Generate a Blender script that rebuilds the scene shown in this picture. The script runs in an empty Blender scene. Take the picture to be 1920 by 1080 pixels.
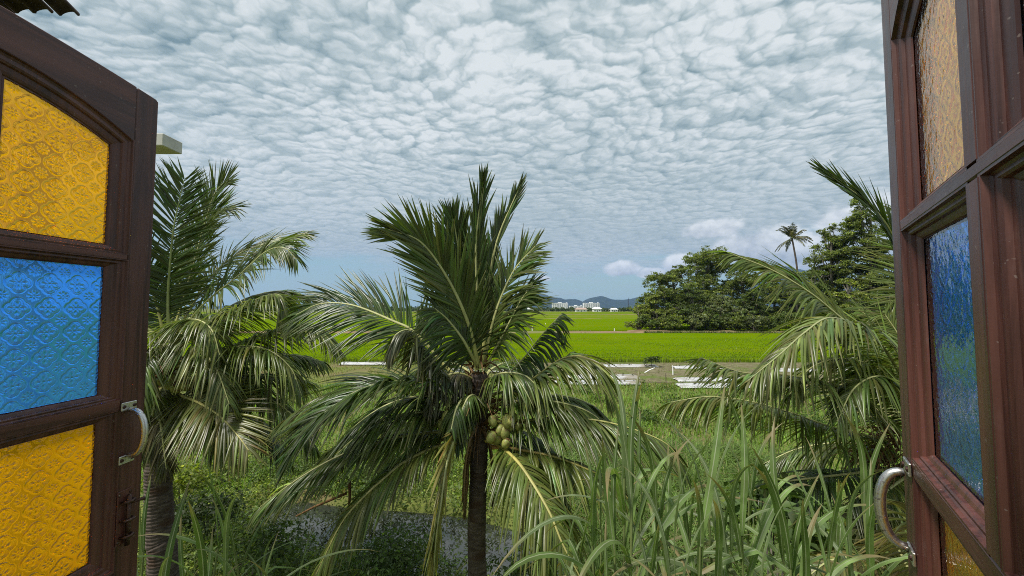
import bpy, math, random
import numpy as np
from mathutils import Vector, Matrix

# ------------------------------------------------------------------ camera, sky, sun, exposure
SC = bpy.context.scene
COL = SC.collection
RAD = math.radians
F = 750.0                       # focal length in pixels of a 1920 px wide frame
PITCH = math.atan(38.0 / F)
CAMZ = 5.0

cam_data = bpy.data.cameras.new('camera')
cam_data.sensor_width = 36.0
cam_data.lens = F / 1920.0 * 36.0
cam_data.clip_start = 0.01
cam_data.clip_end = 40000.0
cam = bpy.data.objects.new('camera', cam_data)
cam.location = (0, 0, CAMZ)
cam.rotation_euler = (math.pi / 2 + PITCH, 0, 0)
COL.objects.link(cam)
SC.camera = cam

SC.view_settings.view_transform = 'Standard'
SC.view_settings.look = 'None'
SC.view_settings.exposure = 0.70
SC.view_settings.gamma = 1.0
SC.view_settings.use_curve_mapping = False
SC.cycles.use_denoising = False
SC.cycles.filter_width = 1.0
SC.cycles.max_bounces = 7
SC.cycles.transparent_max_bounces = 12
SC.cycles.volume_bounces = 1
SC.cycles.caustics_reflective = False

SUN_EL, SUN_AZ = RAD(60), RAD(-118)      # azimuth measured from +Y towards +X
sun_data = bpy.data.lights.new('sun', 'SUN')
sun_data.energy = 3.2
sun_data.angle = RAD(9)
sun_data.color = (1.0, 0.96, 0.89)
sun = bpy.data.objects.new('sun', sun_data)
sdir = Vector((math.sin(SUN_AZ) * math.cos(SUN_EL), math.cos(SUN_AZ) * math.cos(SUN_EL), math.sin(SUN_EL)))
sun.rotation_euler = sdir.to_track_quat('Z', 'Y').to_euler()
COL.objects.link(sun)


class E:
    """tiny expression wrapper over shader math nodes"""
    def __init__(s, tree, sock):
        s.t, s.s = tree, sock

    def _m(s, op, *args):
        n = s.t.nodes.new('ShaderNodeMath'); n.operation = op
        for i, a in enumerate((s,) + args):
            if isinstance(a, E): s.t.links.new(a.s, n.inputs[i])
            else: n.inputs[i].default_value = a
        return E(s.t, n.outputs[0])

    def __add__(s, o): return s._m('ADD', o)
    __radd__ = __add__
    def __sub__(s, o): return s._m('SUBTRACT', o)
    def __rsub__(s, o): return (s * -1.0) + o
    def __mul__(s, o): return s._m('MULTIPLY', o)
    __rmul__ = __mul__
    def __truediv__(s, o): return s._m('DIVIDE', o)
    def max(s, o): return s._m('MAXIMUM', o)
    def min(s, o): return s._m('MINIMUM', o)
    def pow(s, o): return s._m('POWER', o)
    def sqrt(s): return s._m('SQRT')
    def exp(s): return s._m('EXPONENT')
    def abs(s): return s._m('ABSOLUTE')
    def sin(s): return s._m('SINE')
    def atan2(s, o): return s._m('ARCTAN2', o)

    def step(s, a, b, c=0.0, d=1.0):
        n = s.t.nodes.new('ShaderNodeMapRange'); n.interpolation_type = 'SMOOTHSTEP'
        s.t.links.new(s.s, n.inputs[0])
        for i, v in zip((1, 2, 3, 4), (a, b, c, d)): n.inputs[i].default_value = v
        return E(s.t, n.outputs[0])


def vec(t, x, y, z=0.0):
    n = t.nodes.new('ShaderNodeCombineXYZ')
    for i, a in enumerate((x, y, z)):
        if isinstance(a, E): t.links.new(a.s, n.inputs[i])
        else: n.inputs[i].default_value = a
    return n.outputs[0]


def sep(t, sock):
    n = t.nodes.new('ShaderNodeSeparateXYZ'); t.links.new(sock, n.inputs[0])
    return [E(t, n.outputs[i]) for i in range(3)]


def noise(t, v, scale=1.0, detail=3.0, rough=0.5, dist=0.0, dim='3D'):
    n = t.nodes.new('ShaderNodeTexNoise'); n.noise_dimensions = dim
    if v is not None: t.links.new(v, n.inputs['Vector'])
    n.inputs['Scale'].default_value = scale; n.inputs['Detail'].default_value = detail
    n.inputs['Roughness'].default_value = rough; n.inputs['Distortion'].default_value = dist
    return E(t, n.outputs[0])


def voronoi(t, v, scale=1.0, smooth=0.6, rnd=1.0, feature='SMOOTH_F1', dim='2D'):
    n = t.nodes.new('ShaderNodeTexVoronoi'); n.voronoi_dimensions = dim; n.feature = feature
    t.links.new(v, n.inputs['Vector'])
    n.inputs['Scale'].default_value = scale
    if 'Smoothness' in n.inputs: n.inputs['Smoothness'].default_value = smooth
    n.inputs['Randomness'].default_value = rnd
    return E(t, n.outputs['Distance'])


def mixc(t, fac, a, b):
    n = t.nodes.new('ShaderNodeMix'); n.data_type = 'RGBA'
    if isinstance(fac, E): t.links.new(fac.s, n.inputs[0])
    else: n.inputs[0].default_value = fac
    for i, c in ((6, a), (7, b)):
        if isinstance(c, (tuple, list)): n.inputs[i].default_value = (*c[:3], 1)
        else: t.links.new(c, n.inputs[i])
    return n.outputs[2]


def build_world():
    w = bpy.data.worlds.new('World'); SC.world = w; w.use_nodes = True
    w.cycles.sampling_method = 'MANUAL'; w.cycles.sample_map_resolution = 256
    t = w.node_tree; t.nodes.clear()
    out = t.nodes.new('ShaderNodeOutputWorld'); bg = t.nodes.new('ShaderNodeBackground')
    t.links.new(bg.outputs[0], out.inputs[0])
    sky = t.nodes.new('ShaderNodeTexSky'); sky.sky_type = 'NISHITA'; sky.sun_disc = False
    sky.sun_elevation = SUN_EL; sky.sun_rotation = SUN_AZ
    sky.air_density = 1.4; sky.dust_density = 0.6; sky.ozone_density = 2.0
    tc = t.nodes.new('ShaderNodeTexCoord')
    dx, dy, dz = sep(t, tc.outputs['Generated'])
    hyp = (dx * dx + dy * dy).sqrt().max(1e-4)
    el = dz / hyp
    k = (dz + 0.12).max(0.03).pow(-1.0)
    px, py = dx * k, dy * k
    # gentle warp of the cloud sheet
    wv = vec(t, px, py)
    w1 = noise(t, wv, 0.9, 2.0, 0.5, dim='2D') - 0.5
    w2 = noise(t, vec(t, px + 7.3, py - 4.1), 0.9, 2.0, 0.5, dim='2D') - 0.5
    w3 = noise(t, wv, 9.0, 3.0, 0.6, dim='2D') - 0.5
    w4 = noise(t, vec(t, px + 3.3, py + 9.1), 9.0, 3.0, 0.6, dim='2D') - 0.5

    def height(ox, oy):
        qx = px + ox + w1 * 0.42 + w3 * 0.10
        qy = py + oy + w2 * 0.42 + w4 * 0.10
        a = RAD(-28)                              # puffs lie in rows
        rx = qx * math.cos(a) + qy * math.sin(a)
        ry = qy * math.cos(a) - qx * math.sin(a)
        c1 = voronoi(t, vec(t, rx * 9.2, ry * 11.8), 1.0, 0.75, 0.92, 'F1')
        c2 = voronoi(t, vec(t, rx * 19.0 + 3.1, ry * 23.0), 1.0, 0.6, 1.0, 'F1')
        return (0.66 - c1 * c1) * 0.80 + (0.52 - c2 * c2) * 0.36
    h = height(0.0, 0.0)
    h2 = height(0.008, -0.018)                    # a step away, for the shaded flank of each puff
    lit = h - h2
    f = noise(t, vec(t, px + w3 * 0.1, py + w4 * 0.1), 34.0, 4.0, 0.6, dim='2D') - 0.5
    big = noise(t, vec(t, px * 0.55 + 2.0, py * 0.55 + 0.7), 1.0, 3.0, 0.55, dim='2D') - 0.5
    big2 = noise(t, vec(t, px * 1.7 + 5.0, py * 1.7), 1.0, 3.0, 0.6, dim='2D') - 0.5
    shade = h * 0.52 + lit * 0.74 + f * 0.17 + big * 0.62 + big2 * 0.42 + 0.44
    fade = el.step(0.08, 0.50)                    # puffs melt into an even sheet low down
    shade_s = shade * (fade * 0.70 + 0.30) + (1.0 - fade) * 0.44
    r = t.nodes.new('ShaderNodeValToRGB')
    t.links.new(shade_s.s, r.inputs[0])
    cr = r.color_ramp
    cr.elements[0].position = 0.10; cr.elements[0].color = (0.125, 0.185, 0.205, 1)
    cr.elements[1].position = 0.98; cr.elements[1].color = (0.47, 0.50, 0.505, 1)
    e = cr.elements.new(0.36); e.color = (0.195, 0.255, 0.270, 1)
    e = cr.elements.new(0.64); e.color = (0.285, 0.340, 0.350, 1)
    # cover of the high sheet: closed above, streaky and open near the horizon
    st = noise(t, vec(t, px * 0.8 + 1.7, py * 1.9 + 0.3), 1.0, 4.0, 0.55, dim='2D')
    st2 = noise(t, vec(t, dx / hyp * 3.0, dy / hyp * 3.0 + 2.0, el * 24.0), 1.0, 5.0, 0.55)
    cover = (el.step(0.0, 0.25) * 1.75 - 0.55 + (st - 0.5) * 0.5 + (st2 - 0.5) * 2.3 + 0.42).step(-0.1, 1.0)
    # clear sky
    skyc = t.nodes.new('ShaderNodeMix'); skyc.data_type = 'RGBA'; skyc.blend_type = 'MULTIPLY'
    skyc.inputs[0].default_value = 1.0
    t.links.new(sky.outputs[0], skyc.inputs[6]); skyc.inputs[7].default_value = (0.052, 0.064, 0.066, 1)
    pale = mixc(t, el.step(-0.02, 0.13, 0.92, 0.05), skyc.outputs[2], (0.225, 0.345, 0.385))
    c = mixc(t, cover, pale, r.outputs[0])
    # low cumulus
    az = dx.atan2(dy)._m('WRAP', RAD(52), RAD(-52))      # the same kind of bank goes on all round the horizon
    n1 = noise(t, vec(t, dx / hyp * 16.0, dy / hyp * 16.0, el * 22.0), 1.0, 4.0, 0.55) - 0.5
    n2 = noise(t, vec(t, dx / hyp * 45.0, dy / hyp * 45.0, el * 60.0), 1.0, 3.0, 0.55) - 0.5
    blobs = [(15.6, .093, 3.1, .028), (19.3, .082, 2.6, .018), (27.0, .175, 4.6, .032), (31.8, .130, 6.0, .058),
             (36.5, .105, 5.0, .055), (40.5, .165, 3.6, .050), (45.0, .16, 6, .07), (23.2, .098, 3.0, .034), (4.3, .073, 1.5, .010),
             ]
    fld = None; top = None
    for (a, e0, ra, re) in blobs:
        qa = (az - RAD(a)) / RAD(ra)
        qe = (el - e0) / re
        v = 1.0 - (qa * qa + qe * qe * qe.step(-0.4, 0.2, 2.2, 1.0)).sqrt()
        tv = qe
        fld = v if fld is None else fld.max(v)
        wgt = v.step(-0.3, 0.5)
        top = (tv * wgt) if top is None else top + tv * wgt
    m = (fld + n1 * 0.95 + n2 * 0.40).step(0.02, 0.42) * el.step(0.03, 0.07)
    cs = (top * 0.36 + n1 * 0.9 + n2 * 0.7 + 0.58)
    r2 = t.nodes.new('ShaderNodeValToRGB'); t.links.new(cs.s, r2.inputs[0])
    r2.color_ramp.elements[0].position = 0.05; r2.color_ramp.elements[0].color = (0.155, 0.20, 0.235, 1)
    r2.color_ramp.elements[1].position = 0.95; r2.color_ramp.elements[1].color = (0.58, 0.60, 0.60, 1)
    c = mixc(t, m * 0.92, c, r2.outputs[0])
    t.links.new(c, bg.inputs[0]); bg.inputs[1].default_value = 1.0


build_world()

# ------------------------------------------------------------------ helpers
rng = np.random.default_rng(11)
random.seed(5)
ct, stt = math.cos(PITCH), math.sin(PITCH)


def at(u, v, Y):
    X, Z = (u - 960.0) / F, (540.0 - v) / F
    y = ct - Z * stt; z = stt + Z * ct
    return np.array([X / y * Y, Y, CAMZ + z / y * Y])


def atz(u, v, z):
    X, Z = (u - 960.0) / F, (540.0 - v) / F
    y = ct - Z * stt; zz = stt + Z * ct
    k = (z - CAMZ) / zz
    return np.array([X * k, y * k, z])


def unit(a):
    return a / np.maximum(np.linalg.norm(a, axis=-1, keepdims=True), 1e-9)


def mk(name, V, Fq, mat, parent=None, tint=None, smooth=True, data_only=False):
    """mesh from arrays: Fq is an (n,4) or (n,3) index array, or a list of index lists"""
    me = bpy.data.meshes.new(name)
    V = np.asarray(V, dtype=np.float32).reshape(-1, 3)
    if isinstance(Fq, np.ndarray):
        n, k = Fq.shape
        me.vertices.add(len(V)); me.vertices.foreach_set('co', V.ravel())
        me.loops.add(n * k); me.loops.foreach_set('vertex_index', Fq.astype(np.int32).ravel())
        me.polygons.add(n)
        me.polygons.foreach_set('loop_start', np.arange(0, n * k, k, dtype=np.int32))
        me.update(calc_edges=True)
    else:
        me.from_pydata([tuple(v) for v in V], [], [tuple(f) for f in Fq]); me.update()
    if smooth:
        me.polygons.foreach_set('use_smooth', np.ones(len(me.polygons), dtype=bool))
    if tint is not None:
        ca = me.color_attributes.new('tint', 'FLOAT_COLOR', 'POINT')
        t4 = np.ones((len(V), 4), dtype=np.float32); t4[:, :3] = tint
        ca.data.foreach_set('color', t4.ravel())
    if mat is not None: me.materials.append(mat)
    if data_only: return me
    return link(name, me, parent)


def link(name, me, parent=None, mw=None):
    o = bpy.data.objects.new(name, me); COL.objects.link(o)
    if parent is not None: o.parent = parent
    if mw is not None: o.matrix_local = mw
    return o


def empty(name, loc):
    o = bpy.data.objects.new(name, None); COL.objects.link(o); o.location = tuple(loc)
    o.empty_display_size = 0.2
    return o


def tag(o, label=None, cat=None, group=None, kind=None):
    for k, v in (('label', label), ('category', cat), ('group', group), ('kind', kind)):
        if v: o[k] = v
    return o


class MB:
    """collects simple solids into one mesh"""
    def __init__(s): s.V = []; s.F = []

    def add(s, V, Fs):
        b = len(s.V); s.V += [tuple(v) for v in V]; s.F += [tuple(i + b for i in f) for f in Fs]

    def box(s, x0, x1, y0, y1, z0, z1, b=0.0):
        if b <= 0:
            V = [(x, y, z) for x in (x0, x1) for y in (y0, y1) for z in (z0, z1)]
            s.add(V, [(0, 1, 3, 2), (4, 6, 7, 5), (0, 4, 5, 1), (2, 3, 7, 6), (0, 2, 6, 4), (1, 5, 7, 3)])
            return
        # chamfered along x (long axis) edges and ends
        xs = [(x0, b), (x0 + b, 0), (x1 - b, 0), (x1, b)]
        V = []; n = 8
        for x, i in xs:
            a0, a1, c0, c1 = y0 + i, y1 - i, z0 + i, z1 - i
            V += [(x, a0 + b * (i == 0), c0), (x, a1 - b * (i == 0), c0), (x, a1, c0 + b * (i == 0)), (x, a1, c1 - b * (i == 0)),
                  (x, a1 - b * (i == 0), c1), (x, a0 + b * (i == 0), c1), (x, a0, c1 - b * (i == 0)), (x, a0, c0 + b * (i == 0))]
        Fs = [tuple(range(7, -1, -1)), tuple(range(24, 32))]
        for r in range(3):
            for j in range(n):
                k = (j + 1) % n
                Fs.append((r * n + j, r * n + k, (r + 1) * n + k, (r + 1) * n + j))
        s.add(V, Fs)

    def prism(s, poly, y0, y1):
        """poly: list of (x, z); extruded along y"""
        n = len(poly)
        V = [(x, y0, z) for x, z in poly] + [(x, y1, z) for x, z in poly]
        Fs = [tuple(range(n)), tuple(range(2 * n - 1, n - 1, -1))] + [(i, i + n, (i + 1) % n + n, (i + 1) % n) for i in range(n)]
        s.add(V, Fs)

    def tube(s, pts, rad, n=8, caps=True):
        V, Fs = tube_arrays(np.array(pts, float), np.array(rad, float) * np.ones(len(pts)), n)
        Fs = [tuple(f) for f in Fs]
        if caps:
            m = len(pts); Fs += [tuple(range(n - 1, -1, -1)), tuple(range((m - 1) * n, m * n))]
        s.add(V, Fs)

    def build(s, name, mat, parent=None, smooth=False, data_only=False):
        return mk(name, s.V, s.F, mat, parent, smooth=smooth, data_only=data_only)


def frames(P, up=None):
    """tangents and transported normals along a polyline"""
    T = unit(np.gradient(P, axis=0))
    N = np.zeros_like(P)
    u0 = np.array([0.3, 0.2, 1.0]) if up is None else np.asarray(up, float)
    n = u0 - T[0] * (u0 @ T[0])
    if np.linalg.norm(n) < 1e-3: n = np.cross(T[0], [1, 0, 0])
    N[0] = unit(n)
    for i in range(1, len(P)):
        n = N[i - 1] - T[i] * (N[i - 1] @ T[i]); N[i] = unit(n)
    return T, N


def tube_arrays(P, R, n=8, flat=1.0, up=None):
    T, N = frames(P, up); S = np.cross(T, N)
    a = np.arange(n) / n * 2 * np.pi
    V = P[:, None] + R[:, None, None] * (np.cos(a)[None, :, None] * S[:, None] + flat * np.sin(a)[None, :, None] * N[:, None])
    m = len(P)
    i = np.arange(m - 1)[:, None] * n; j = np.arange(n)[None]; k = (j + 1) % n
    Fq = np.stack([i + j, i + k, i + n + k, i + n + j], -1).reshape(-1, 4)
    return V.reshape(-1, 3), Fq


def spline(P, n=60):
    P = np.asarray(P, float)
    if len(P) == 2: P = np.stack([P[0], (P[0] + P[1]) / 2, P[1]])
    Q = np.vstack([2 * P[0] - P[1], P, 2 * P[-1] - P[-2]])
    out = []
    for i in range(1, len(Q) - 2):
        p0, p1, p2, p3 = Q[i - 1:i + 3]
        t = np.linspace(0, 1, 24, endpoint=False)[:, None]
        out.append(0.5 * (2 * p1 + (p2 - p0) * t + (2 * p0 - 5 * p1 + 4 * p2 - p3) * t ** 2 + (3 * p1 - p0 - 3 * p2 + p3) * t ** 3))
    C = np.vstack(out + [P[-1:]])
    d = np.r_[0, np.cumsum(np.linalg.norm(np.diff(C, axis=0), axis=1))]
    s = np.linspace(0, d[-1], n)
    return np.stack([np.interp(s, d, C[:, j]) for j in range(3)], 1), d[-1]


# ------------------------------------------------------------------ materials
def newmat(name):
    m = bpy.data.materials.new(name); m.use_nodes = True
    t = m.node_tree; t.nodes.clear()
    out = t.nodes.new('ShaderNodeOutputMaterial')
    return m, t, out


def principled(t, out, rough=0.5, spec=0.5):
    b = t.nodes.new('ShaderNodeBsdfPrincipled'); t.links.new(b.outputs[0], out.inputs[0])
    b.inputs['Roughness'].default_value = rough; b.inputs['Specular IOR Level'].default_value = spec
    return b


def coords(t, kind='Object'):
    tc = t.nodes.new('ShaderNodeTexCoord'); return tc.outputs[kind]


def bump(t, b, hgt, strength=0.3, dist=0.01):
    n = t.nodes.new('ShaderNodeBump'); n.inputs['Strength'].default_value = strength; n.inputs['Distance'].default_value = dist
    t.links.new(hgt.s, n.inputs['Height']); t.links.new(n.outputs[0], b.inputs['Normal'])


def leaf_mat(name, rough=0.42, trans=0.28, tcol=(1.25, 1.35, 0.55), spec=0.5):
    m, t, out = newmat(name)
    at_ = t.nodes.new('ShaderNodeAttribute'); at_.attribute_name = 'tint'
    x, y, z = sep(t, coords(t))
    nz = noise(t, coords(t), 9.0, 3.0, 0.6)
    c = mixc(t, nz.step(0.3, 0.75, 0.0, 0.35), at_.outputs['Color'], (0.10, 0.105, 0.03))
    b = t.nodes.new('ShaderNodeBsdfPrincipled'); b.inputs['Roughness'].default_value = rough
    b.inputs['Specular IOR Level'].default_value = spec
    t.links.new(c, b.inputs['Base Color'])
    tr = t.nodes.new('ShaderNodeBsdfTranslucent')
    mm = t.nodes.new('ShaderNodeMix'); mm.data_type = 'RGBA'; mm.blend_type = 'MULTIPLY'; mm.inputs[0].default_value = 1
    t.links.new(c, mm.inputs[6]); mm.inputs[7].default_value = (*tcol, 1)
    t.links.new(mm.outputs[2], tr.inputs[0])
    mx = t.nodes.new('ShaderNodeMixShader'); mx.inputs[0].default_value = trans
    t.links.new(b.outputs[0], mx.inputs[1]); t.links.new(tr.outputs[0], mx.inputs[2]); t.links.new(mx.outputs[0], out.inputs[0])
    return m


def mottled(name, c1, c2, scale=4.0, rough=0.8, spec=0.3, bs=0.3, bd=0.01, stretch=(1, 1, 1), c3=None, detail=5.0, kind='Object'):
    m, t, out = newmat(name); b = principled(t, out, rough, spec)
    x, y, z = sep(t, coords(t, kind))
    v = vec(t, x * stretch[0], y * stretch[1], z * stretch[2])
    n1 = noise(t, v, scale, detail, 0.6); n2 = noise(t, v, scale * 0.23, 3.0, 0.5)
    c = mixc(t, n1.step(0.3, 0.7), c1, c2)
    if c3 is not None: c = mixc(t, n2.step(0.48, 0.68), c, c3)
    t.links.new(c, b.inputs['Base Color'])
    bump(t, b, n1, bs, bd)
    return m


def wood_mat():
    m, t, out = newmat('varnished_wood'); b = principled(t, out, 0.42, 0.5)
    at_ = t.nodes.new('ShaderNodeAttribute'); at_.attribute_name = 'grain'
    x, y, z = sep(t, at_.outputs['Vector'])
    v = vec(t, x * 3.0, y * 70.0, z * 70.0)
    g = noise(t, v, 1.0, 4.0, 0.65, 0.6)
    v2 = vec(t, x * 1.2, y * 12.0, z * 12.0)
    g2 = noise(t, v2, 1.0, 3.0, 0.55, 0.4)
    wear = noise(t, at_.outputs['Vector'], 7.0, 5.0, 0.7)
    speck = noise(t, at_.outputs['Vector'], 140.0, 2.0, 0.5)
    c = mixc(t, g.step(0.32, 0.68), (0.032, 0.0090, 0.0068), (0.104, 0.036, 0.027))
    c = mixc(t, g2.step(0.45, 0.75, 0.0, 0.6), c, (0.155, 0.055, 0.040))
    c = mixc(t, (wear * 0.7 + g * 0.3).step(0.56, 0.70, 0.0, 0.45), c, (0.165, 0.105, 0.092))
    c = mixc(t, speck.step(0.71, 0.76, 0.0, 0.5), c, (0.24, 0.19, 0.17))
    t.links.new(c, b.inputs['Base Color'])
    rr = (wear * 0.35 + g * 0.25 + 0.14)
    t.links.new(rr.s, b.inputs['Roughness'])
    bump(t, b, g * 0.8 + speck * 0.25, 0.35, 0.0012)
    return m


def glass_mat(name, col):
    """pressed, coloured face of a pane: it scatters what comes through"""
    m, t, out = newmat(name)
    g = t.nodes.new('ShaderNodeBsdfRefraction'); g.inputs['Roughness'].default_value = 0.08; g.inputs['IOR'].default_value = 1.25
    gb = t.nodes.new('ShaderNodeNewGeometry'); io = 1.28 - E(t, gb.outputs['Backfacing']) * 0.26; t.links.new(io.s, g.inputs['IOR'])
    nz = noise(t, coords(t), 11.0, 5.0, 0.7)
    c = mixc(t, nz.step(0.3, 0.75, 0.0, 0.55), col, tuple(v * 0.72 for v in col))
    t.links.new(c, g.inputs[0])
    tr = t.nodes.new('ShaderNodeBsdfTranslucent'); t.links.new(c, tr.inputs[0])
    mx = t.nodes.new('ShaderNodeMixShader'); mx.inputs[0].default_value = 0.26
    t.links.new(g.outputs[0], mx.inputs[1]); t.links.new(tr.outputs[0], mx.inputs[2])
    gl = t.nodes.new('ShaderNodeBsdfGlossy'); gl.inputs['Roughness'].default_value = 0.10; gl.inputs[0].default_value = (1, 1, 1, 1)
    fr = t.nodes.new('ShaderNodeFresnel'); fr.inputs[0].default_value = 1.45
    ge = t.nodes.new('ShaderNodeNewGeometry'); fe = E(t, fr.outputs[0]) * (1.0 - E(t, ge.outputs['Backfacing']))
    m2 = t.nodes.new('ShaderNodeMixShader'); t.links.new(fe.s, m2.inputs[0])
    t.links.new(mx.outputs[0], m2.inputs[1]); t.links.new(gl.outputs[0], m2.inputs[2]); t.links.new(m2.outputs[0], out.inputs[0])
    return m


def clear_mat():
    """smooth clear face of a pane"""
    m, t, out = newmat('clear_glass_face')
    tr = t.nodes.new('ShaderNodeBsdfTransparent')
    gl = t.nodes.new('ShaderNodeBsdfGlossy'); gl.inputs['Roughness'].default_value = 0.03; gl.inputs[0].default_value = (1, 1, 1, 1)
    fr = t.nodes.new('ShaderNodeFresnel'); fr.inputs[0].default_value = 1.38
    ge = t.nodes.new('ShaderNodeNewGeometry'); fe = E(t, fr.outputs[0]) * (1.0 - E(t, ge.outputs['Backfacing']))
    n1 = noise(t, coords(t), 55.0, 3.0, 0.55)
    bp = t.nodes.new('ShaderNodeBump'); bp.inputs['Strength'].default_value = 0.30; bp.inputs['Distance'].default_value = 0.004
    t.links.new(n1.s, bp.inputs['Height']); t.links.new(bp.outputs[0], gl.inputs['Normal'])
    m2 = t.nodes.new('ShaderNodeMixShader'); t.links.new(fe.s, m2.inputs[0])
    t.links.new(tr.outputs[0], m2.inputs[1]); t.links.new(gl.outputs[0], m2.inputs[2]); t.links.new(m2.outputs[0], out.inputs[0])
    return m


def metal_mat(name, col, rough, spot):
    m, t, out = newmat(name); b = principled(t, out, rough); b.inputs['Metallic'].default_value = 1.0
    n = noise(t, coords(t), 160.0, 4.0, 0.65)
    c = mixc(t, n.step(0.56, 0.70), col, spot); t.links.new(c, b.inputs['Base Color'])
    t.links.new((n * 0.5 + (rough - 0.2)).s, b.inputs['Roughness'])
    bump(t, b, n, 0.25, 0.001)
    return m


M = {}
M['wood'] = wood_mat()
M['amber'] = glass_mat('amber_glass', (1.0, 0.48, 0.004))
M['clear'] = clear_mat()
M['blue'] = glass_mat('blue_glass', (0.055, 0.35, 1.0))
M['chrome'] = metal_mat('chrome', (0.62, 0.60, 0.57), 0.32, (0.16, 0.13, 0.11))
M['old_metal'] = metal_mat('painted_bolt', (0.09, 0.055, 0.045), 0.5, (0.30, 0.25, 0.22))
M['frond'] = leaf_mat('palm_leaflet', 0.34, 0.42, (1.3, 1.4, 0.5), 0.55)
M['leaf'] = leaf_mat('tree_leaf', 0.5, 0.45, (1.3, 1.4, 0.5), 0.35)
M['herb'] = leaf_mat('herb_leaf', 0.55, 0.42, (1.3, 1.4, 0.5), 0.4)
M['cane_leaf'] = leaf_mat('cane_leaf', 0.45, 0.36, (1.25, 1.4, 0.5), 0.35)
M['rachis'] = leaf_mat('rachis', 0.45, 0.0, (1, 1, 1), 0.4)
M['bark'] = mottled('palm_bark', (0.055, 0.041, 0.033), (0.150, 0.118, 0.098), 9.0, 0.9, 0.2, 0.6, 0.01, (1, 1, 3), (0.075, 0.045, 0.030))
M['tree_bark'] = mottled('tree_bark', (0.10, 0.085, 0.065), (0.22, 0.20, 0.17), 3.0, 0.9, 0.2, 0.5, 0.02, (1, 1, 0.3))
M['fibre'] = mottled('leaf_fibre', (0.10, 0.050, 0.022), (0.22, 0.13, 0.06), 30.0, 0.9, 0.15, 0.5, 0.004, (1, 1, 0.2))
M['coconut'] = mottled('coconut_husk', (0.22, 0.27, 0.06), (0.36, 0.34, 0.10), 7.0, 0.45, 0.4, 0.15, 0.004, (1, 1, 1), (0.22, 0.15, 0.06))
M['white_wall'] = mottled('render_wall', (0.55, 0.54, 0.51), (0.68, 0.67, 0.64), 3.0, 0.85, 0.2, 0.2, 0.005, c3=(0.50, 0.48, 0.43))
M['concrete'] = mottled('pale_concrete', (0.46, 0.45, 0.42), (0.60, 0.59, 0.56), 5.0, 0.85, 0.2, 0.3, 0.005, c3=(0.40, 0.38, 0.34))
M['tile'] = mottled('dark_roof_tile', (0.030, 0.022, 0.020), (0.075, 0.055, 0.048), 14.0, 0.85, 0.2, 0.5, 0.006)
M['ground'] = mottled('soil_and_turf', (0.105, 0.135, 0.030), (0.165, 0.175, 0.050), 0.9, 0.95, 0.1, 0.5, 0.05, c3=(0.16, 0.125, 0.065))
M['far_ground'] = M['ground']
M['rice'] = mottled('rice_canopy', (0.088, 0.152, 0.0012), (0.116, 0.180, 0.0016), 0.55, 1.0, 0.0, 0.8, 0.10, (0.22, 1.0, 1.0), (0.120, 0.168, 0.003), 7.0)
M['rice_far'] = mottled('rice_canopy_far', (0.100, 0.155, 0.004), (0.160, 0.195, 0.020), 0.10, 1.0, 0.0, 0.5, 0.1, (0.10, 1.0, 1.0), (0.085, 0.142, 0.002), 6.0)
M['earth'] = mottled('bare_earth', (0.16, 0.105, 0.060), (0.27, 0.20, 0.12), 0.5, 0.95, 0.1, 0.5, 0.05, (0.3, 1, 1), (0.15, 0.17, 0.05))
M['straw'] = mottled('dry_mulch', (0.11, 0.095, 0.052), (0.19, 0.17, 0.10), 2.2, 0.95, 0.1, 0.8, 0.05, c3=(0.10, 0.135, 0.03))
M['plastic'] = mottled('white_plastic_sheet', (0.34, 0.34, 0.35), (0.60, 0.60, 0.60), 3.0, 0.5, 0.3, 0.7, 0.05, (0.8, 3.5, 1), (0.26, 0.23, 0.18))
M['paint_white'] = mottled('white_paint', (0.80, 0.80, 0.79), (0.86, 0.86, 0.85), 2.0, 0.7, 0.3, 0.1, 0.01)
M['window_dark'] = mottled('window_glass', (0.05, 0.06, 0.07), (0.09, 0.10, 0.11), 1.0, 0.15, 0.5, 0.0, 0.01)
M['red_roof'] = mottled('faded_roof', (0.36, 0.25, 0.20), (0.46, 0.35, 0.30), 1.0, 0.85, 0.2, 0.1, 0.02)
M['hill'] = mottled('wooded_hill', (0.022, 0.036, 0.022), (0.040, 0.058, 0.034), 0.02, 0.95, 0.1, 1.0, 12.0)


def water_mat():
    m, t, out = newmat('pond_water'); b = principled(t, out, 0.03, 1.0)
    b.inputs['Base Color'].default_value = (0.034, 0.038, 0.030, 1)
    n = noise(t, coords(t), 3.0, 3.0, 0.5); bump(t, b, n, 0.06, 0.01)
    return m


M['water'] = water_mat()

# ------------------------------------------------------------------ ground, pond, fields
POND = [(-6.6, 10.4), (-5.8, 9.4), (-4.6, 8.8), (-3.2, 8.5), (-1.4, 8.05), (0.4, 7.75), (1.25, 8.1), (1.3, 8.9), (-0.2, 9.5), (-1.2, 10.0),
        (-3.0, 10.3), (-4.4, 10.5), (-5.6, 10.8)]


def inside_dist(x, y, poly):
    """signed distance to polygon, negative inside (arrays)"""
    P = np.array(poly); d = np.full(x.shape, 1e9); ins = np.zeros(x.shape, bool)
    for i in range(len(P)):
        a, b = P[i], P[(i + 1) % len(P)]
        e = b - a; wx, wy = x - a[0], y - a[1]
        k = np.clip((wx * e[0] + wy * e[1]) / (e @ e), 0, 1)
        d = np.minimum(d, np.hypot(wx - k * e[0], wy - k * e[1]))
        c = ((a[1] > y) != (b[1] > y)) & (x < (b[0] - a[0]) * (y - a[1]) / (b[1] - a[1] + 1e-12) + a[0])
        ins ^= c
    return np.where(ins, -d, d)


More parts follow.
